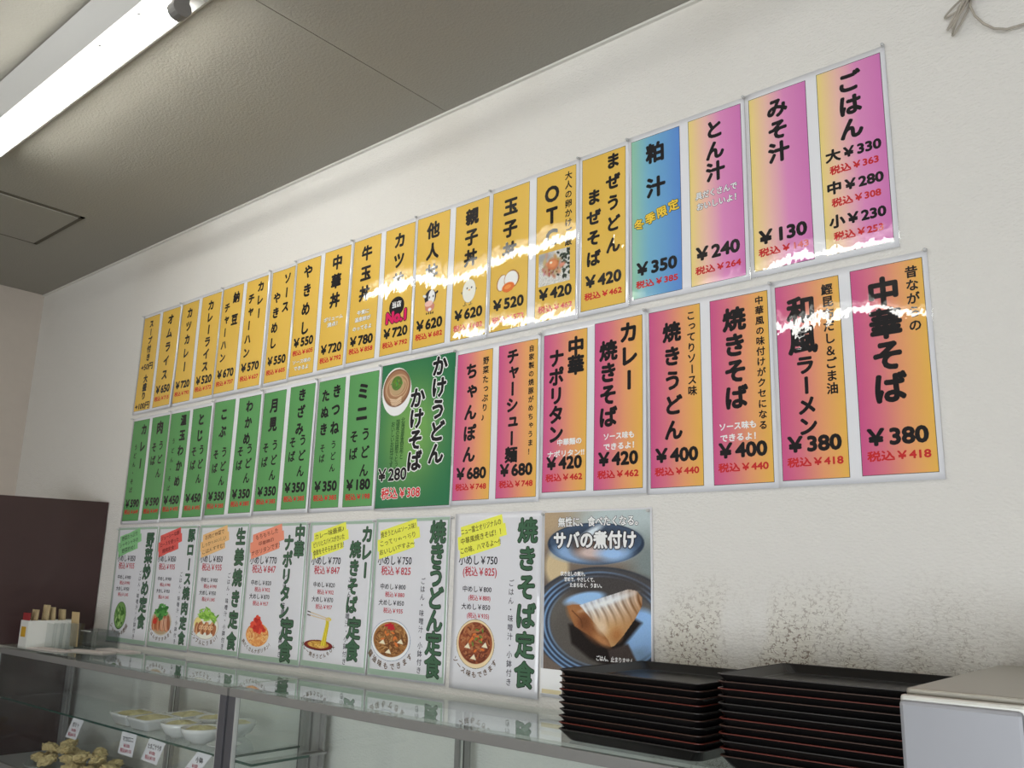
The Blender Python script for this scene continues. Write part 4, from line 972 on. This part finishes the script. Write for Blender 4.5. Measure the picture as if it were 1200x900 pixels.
# ------------------------------------------------------------------ things on the counter's left end
ZC = ZT + .0095
M_CARTON = mat('white_carton', (226, 226, 222), rough=0.5); M_YEL = mat('yellow_sticker', (206, 160, 40), rough=0.5); M_REDP = mat('red_paper', (150, 44, 48), rough=0.6)
M_WRAP = mat('kraft_chopstick_wrapper', (186, 166, 128), rough=0.7, noise=.15, nscale=80)
bx_ = empty('chopstick_carton', (-3.435, -.205, ZC)); tag(bx_, 'white open carton with a yellow sticker, full of wrapped chopsticks, on the counter', 'carton')
m = MB(); w2, d2, hh, t = .034, .085, .092, .002
m.box(-w2, w2, -d2, d2, 0, t); m.box(-w2, -w2 + t, -d2, d2, t, hh); m.box(w2 - t, w2, -d2, d2, t, hh); m.box(-w2 + t, w2 - t, -d2, -d2 + t, t, hh); m.box(-w2 + t, w2 - t, d2 - t, d2, t, hh)
m.build('carton_body', M_CARTON, bx_)
MB().box(-.022, .018, -d2 - .0006, -d2, .035, .07).build('sticker', M_YEL, bx_)
MB().box(-.03, .03, -d2 + .003, -d2 + .005, .05, .118).build('red_flap', M_REDP, bx_)
k = 0
CH = ('front row left', 'front row right', 'second row left', 'second row right', 'third row left', 'third row right', 'back row left', 'back row right')
for j in range(4):
    for i in range(2):
        lean = .10 if j < 2 else -.16
        q = empty('wrapped_chopsticks', (-3.449 + .027 * i, -.263 + .036 * j, ZC + .0045)); q.rotation_euler = (-lean * .5, 0, .1 * i)
        tag(q, 'paper-wrapped chopsticks standing in the carton, ' + CH[k], 'chopsticks', 'wrapped chopsticks in the carton'); k += 1
        m = MB(); L = .125 + .008 * ((i * 3 + j * 5) % 3)
        for s in (-.0045, .0045): m.box(s - .004, s + .004, -.004, .004, 0, L)
        m.build('paper_sleeve', M_WRAP, q, bevel=.001)
# acrylic stand with upright dividers
ac = empty('acrylic_stand', (-3.325, -.19, ZC)); tag(ac, 'clear acrylic stand with upright dividers beside the white carton', 'stand')
MB().box(-.04, .04, -.05, .05, 0, .004).build('base', M_ACRYL, ac)
for j in range(5): MB().box(-.04, .04, -.05 + .024 * j, -.047 + .024 * j, .004, .085).build('divider', M_ACRYL, ac)
wc = MB().box(-.03, .03, -.001, .001, 0, .12).build('wooden_tag', mat('pale_wood_tag', (198, 172, 128), rough=.6), None); wc.location = (-3.325, -.156, ZC + .0042); wc.rotation_euler = (.05, 0, 0)
wc.name = 'wooden_sign_tag'; tag(wc, 'pale wooden tag standing upright between the acrylic dividers', 'tag')
# low acrylic bin
ab = empty('acrylic_bin', (-3.375, -.055, ZC)); tag(ab, 'low clear acrylic bin against the wall, next to the bottom posters', 'bin')
m = MB(); m.box(-.085, .085, -.045, .045, 0, .003); m.box(-.085, -.082, -.045, .045, .003, .055); m.box(.082, .085, -.045, .045, .003, .055); m.box(-.082, .082, -.045, -.042, .003, .055); m.box(-.082, .082, .042, .045, .003, .055)
m.build('bin_body', M_ACRYL, ab)
MB().box(-.02, .05, -.049, -.044, .052, .056).build('white_clip', M_CARTON, ab)
# order slips
M_SLIP = mat('pale_order_slip', (214, 204, 200), rough=0.6)
for i, (x, y, rz, lab) in enumerate(((-3.12, -.19, .25, 'pale paper slip lying on the glass counter in front of the clear bin'), (-3.10, -.10, .05, 'pale paper slip lying on the glass counter close to the bottom posters'), (-3.26, -.262, .12, 'pale paper slip lying at the front edge of the counter by the carton'))):
    o = MB().box(-.10, .10, -.028, .028, 0, .0035).build('paper_slip', M_SLIP, None); o.location = (x, y, ZC + .0002); o.rotation_euler = (0, 0, rz); tag(o, lab, 'paper slip')

# ------------------------------------------------------------------ stacks of lacquered trays
M_TRAY = mat('black_lacquer', (16, 15, 16), rough=0.28, spec=0.5)
M_RIMS = {'red': mat('worn_red_rim', (104, 42, 32), rough=0.5), 'brown': mat('worn_brown_rim', (72, 50, 42), rough=0.5), 'grey': mat('worn_grey_rim', (54, 50, 49), rough=0.5)}
def tray_mesh(hx, hy, h=.0205, fl=.0115):
    m = MB(); t = .003; r = .02
    m.loft([rrect(0, 0, hx - fl - .004, hy - fl - .004, r, 0), rrect(0, 0, hx - fl, hy - fl, r, .002), rrect(0, 0, hx - .0015, hy - .0015, r * .6, h - .003), rrect(0, 0, hx, hy, r * .6, h - .0015),
            rrect(0, 0, hx - t * .9, hy - t * .9, r * .6, h - .0012), rrect(0, 0, hx - fl - t, hy - fl - t, r, .006), rrect(0, 0, hx - fl - t - .004, hy - fl - t - .004, r, .0045)], smooth=False)
    bmesh.ops.recalc_face_normals(m.bm, faces=m.bm.faces)
    me = bpy.data.meshes.new('tray_body'); m.bm.to_mesh(me); m.bm.free(); me.materials.append(M_TRAY); return me
def rim_mesh(hx, hy, kind, h=.0205):
    m = MB(); r = .012
    o = rrect(0, 0, hx + .0003, hy + .0003, r, h - .0016); a = rrect(0, 0, hx + .0003, hy + .0003, r, h - .0004); b = rrect(0, 0, hx - .0027, hy - .0027, r, h); c_ = rrect(0, 0, hx - .0027, hy - .0027, r, h - .001)
    n = len(o); R = [[m.bm.verts.new(p) for p in q] for q in (o, a, b, c_)]
    for A, B in zip(R, R[1:] + R[:1]):
        for k in range(n): m.bm.faces.new([A[k], A[(k + 1) % n], B[(k + 1) % n], B[k]])
    bmesh.ops.recalc_face_normals(m.bm, faces=m.bm.faces)
    me = bpy.data.meshes.new('tray_rim'); m.bm.to_mesh(me); m.bm.free(); me.materials.append(M_RIMS[kind]); return me
HX, HY = .1465, .140
TB = tray_mesh(HX, HY); RB = {k: rim_mesh(HX, HY, k) for k in M_RIMS}
ORD = ('bottom', 'second from the bottom', 'third from the bottom', 'fourth from the bottom', 'fifth from the bottom', 'sixth from the bottom', 'seventh from the bottom', 'eighth from the bottom', 'ninth from the bottom', 'tenth from the bottom', 'eleventh from the bottom', 'topmost')
def stack(x, y, n, pitch, rz, kinds, which, group):
    rn = random.Random(n)
    for i in range(n):
        jx, jy = (rn.uniform(-.0012, .0012), rn.uniform(-.0012, .0012)) if i else (0, 0)
        r = empty('lacquered_tray', (x + jx, y + jy, ZC + .0003 + pitch * i), rz)
        pos = 'topmost' if i == n - 1 else ORD[i]
        tag(r, 'black lacquered tray, %s rim, %s of the %s' % (kinds[i], pos, which), 'tray', group)
        link('tray_body', TB, None, r); link('tray_rim', RB[kinds[i]], None, r)
stack(-1.007 + HX, -.308 + HY, 10, .0113, -.02, ['grey', 'red', 'brown', 'grey', 'brown', 'grey', 'red', 'brown', 'brown', 'grey'], 'left stack', 'trays of the left stack')
stack(-.694 + HX, -.306 + HY, 12, .0110, .03, ['brown', 'red', 'grey', 'red', 'brown', 'red', 'grey', 'grey', 'brown', 'red', 'brown', 'grey'], 'right stack', 'trays of the right stack')

# ------------------------------------------------------------------ grey metal cabinet at the right
M_STEEL = mat('satin_grey_steel', (158, 159, 165), rough=0.42, metal=0.25, noise=0.04, nscale=8)
M_STEELTOP = mat('dull_steel_top', (170, 166, 156), rough=0.4, metal=0.45, noise=0.06, nscale=5)
bx0, by0, bz = -.350, -.505, 1.3855
cb = empty('steel_cabinet', (bx0 + .35, by0 + .215, 0)); tag(cb, 'grey steel cabinet with flat door panels at the right end of the counter', 'cabinet')
MB().box(-.35, .35, -.205, .275, 0, bz - .010).build('cabinet_body', M_STEELTOP, cb, bevel=.004)
MB().box(-.348, .35, -.196, .273, bz - .0098, bz).build('top_plate', M_STEELTOP, cb, bevel=.003)
MB().box(-.35, .35, -.215, -.2055, bz - .030, bz - .006).build('front_lip', mat('rounded_bright_lip', (206, 206, 200), rough=.35, metal=.3), cb, bevel=.004)
for a, b in ((-.35, -.2215), (-.2185, .349)): MB().box(a, b, -.221, -.2055, .05, bz - .012).build('door_panel', M_STEEL, cb, bevel=.005)

# ------------------------------------------------------------------ bundled cable on the wall
M_CABLE = mat('beige_flat_cable', (176, 168, 156), rough=0.5)
cr = empty('bundled_cable', (-.29, -.012, 2.57)); tag(cr, 'bundle of thin beige cable looped high on the wall, upper right', 'cable')
def loop(dx, dz, wd, dy):
    P = []; L = math.hypot(dx, dz); ux, uz = dx / L, dz / L
    for k in range(25):
        t = 2 * math.pi * k / 24; a = (1 - math.cos(t)) / 2 * L; b = math.sin(t) * wd * (.35 + .65 * (a / L))
        P.append((ux * a - uz * b, dy + .004 * math.sin(t * 2), uz * a + ux * b))
    return P
m = MB()
for (dx, dz, wd, dy) in ((-.046, -.026, .010, -.004), (-.042, -.056, .006, -.010), (-.036, -.066, .008, -.002), (-.033, -.060, .004, -.016), (.03, .05, .010, -.004), (.04, .06, .007, -.010)):
    m.tube(loop(dx, dz, wd, dy), .0019, 8)
m.build('cable_loops', M_CABLE, cr)
m = MB(); m.tube([(-.008, -.012, .006), (.008, -.012, -.006)], .007, 10); m.build('cable_tie', mat('grey_tie', (150, 146, 138), rough=.5), cr)
pts = [(.002, -.006, -.004), (-.002, -.007, -.022), (.004, -.008, -.045), (.016, -.007, -.066), (.032, -.006, -.083), (.052, -.004, -.092), (.080, -.004, -.093), (.12, -.004, -.086), (.20, -.004, -.080), (.34, -.004, -.082), (.55, -.004, -.07)]
m = MB(); m.tube(pts, .0022, 8); m.build('cable_run', M_CABLE, cr)
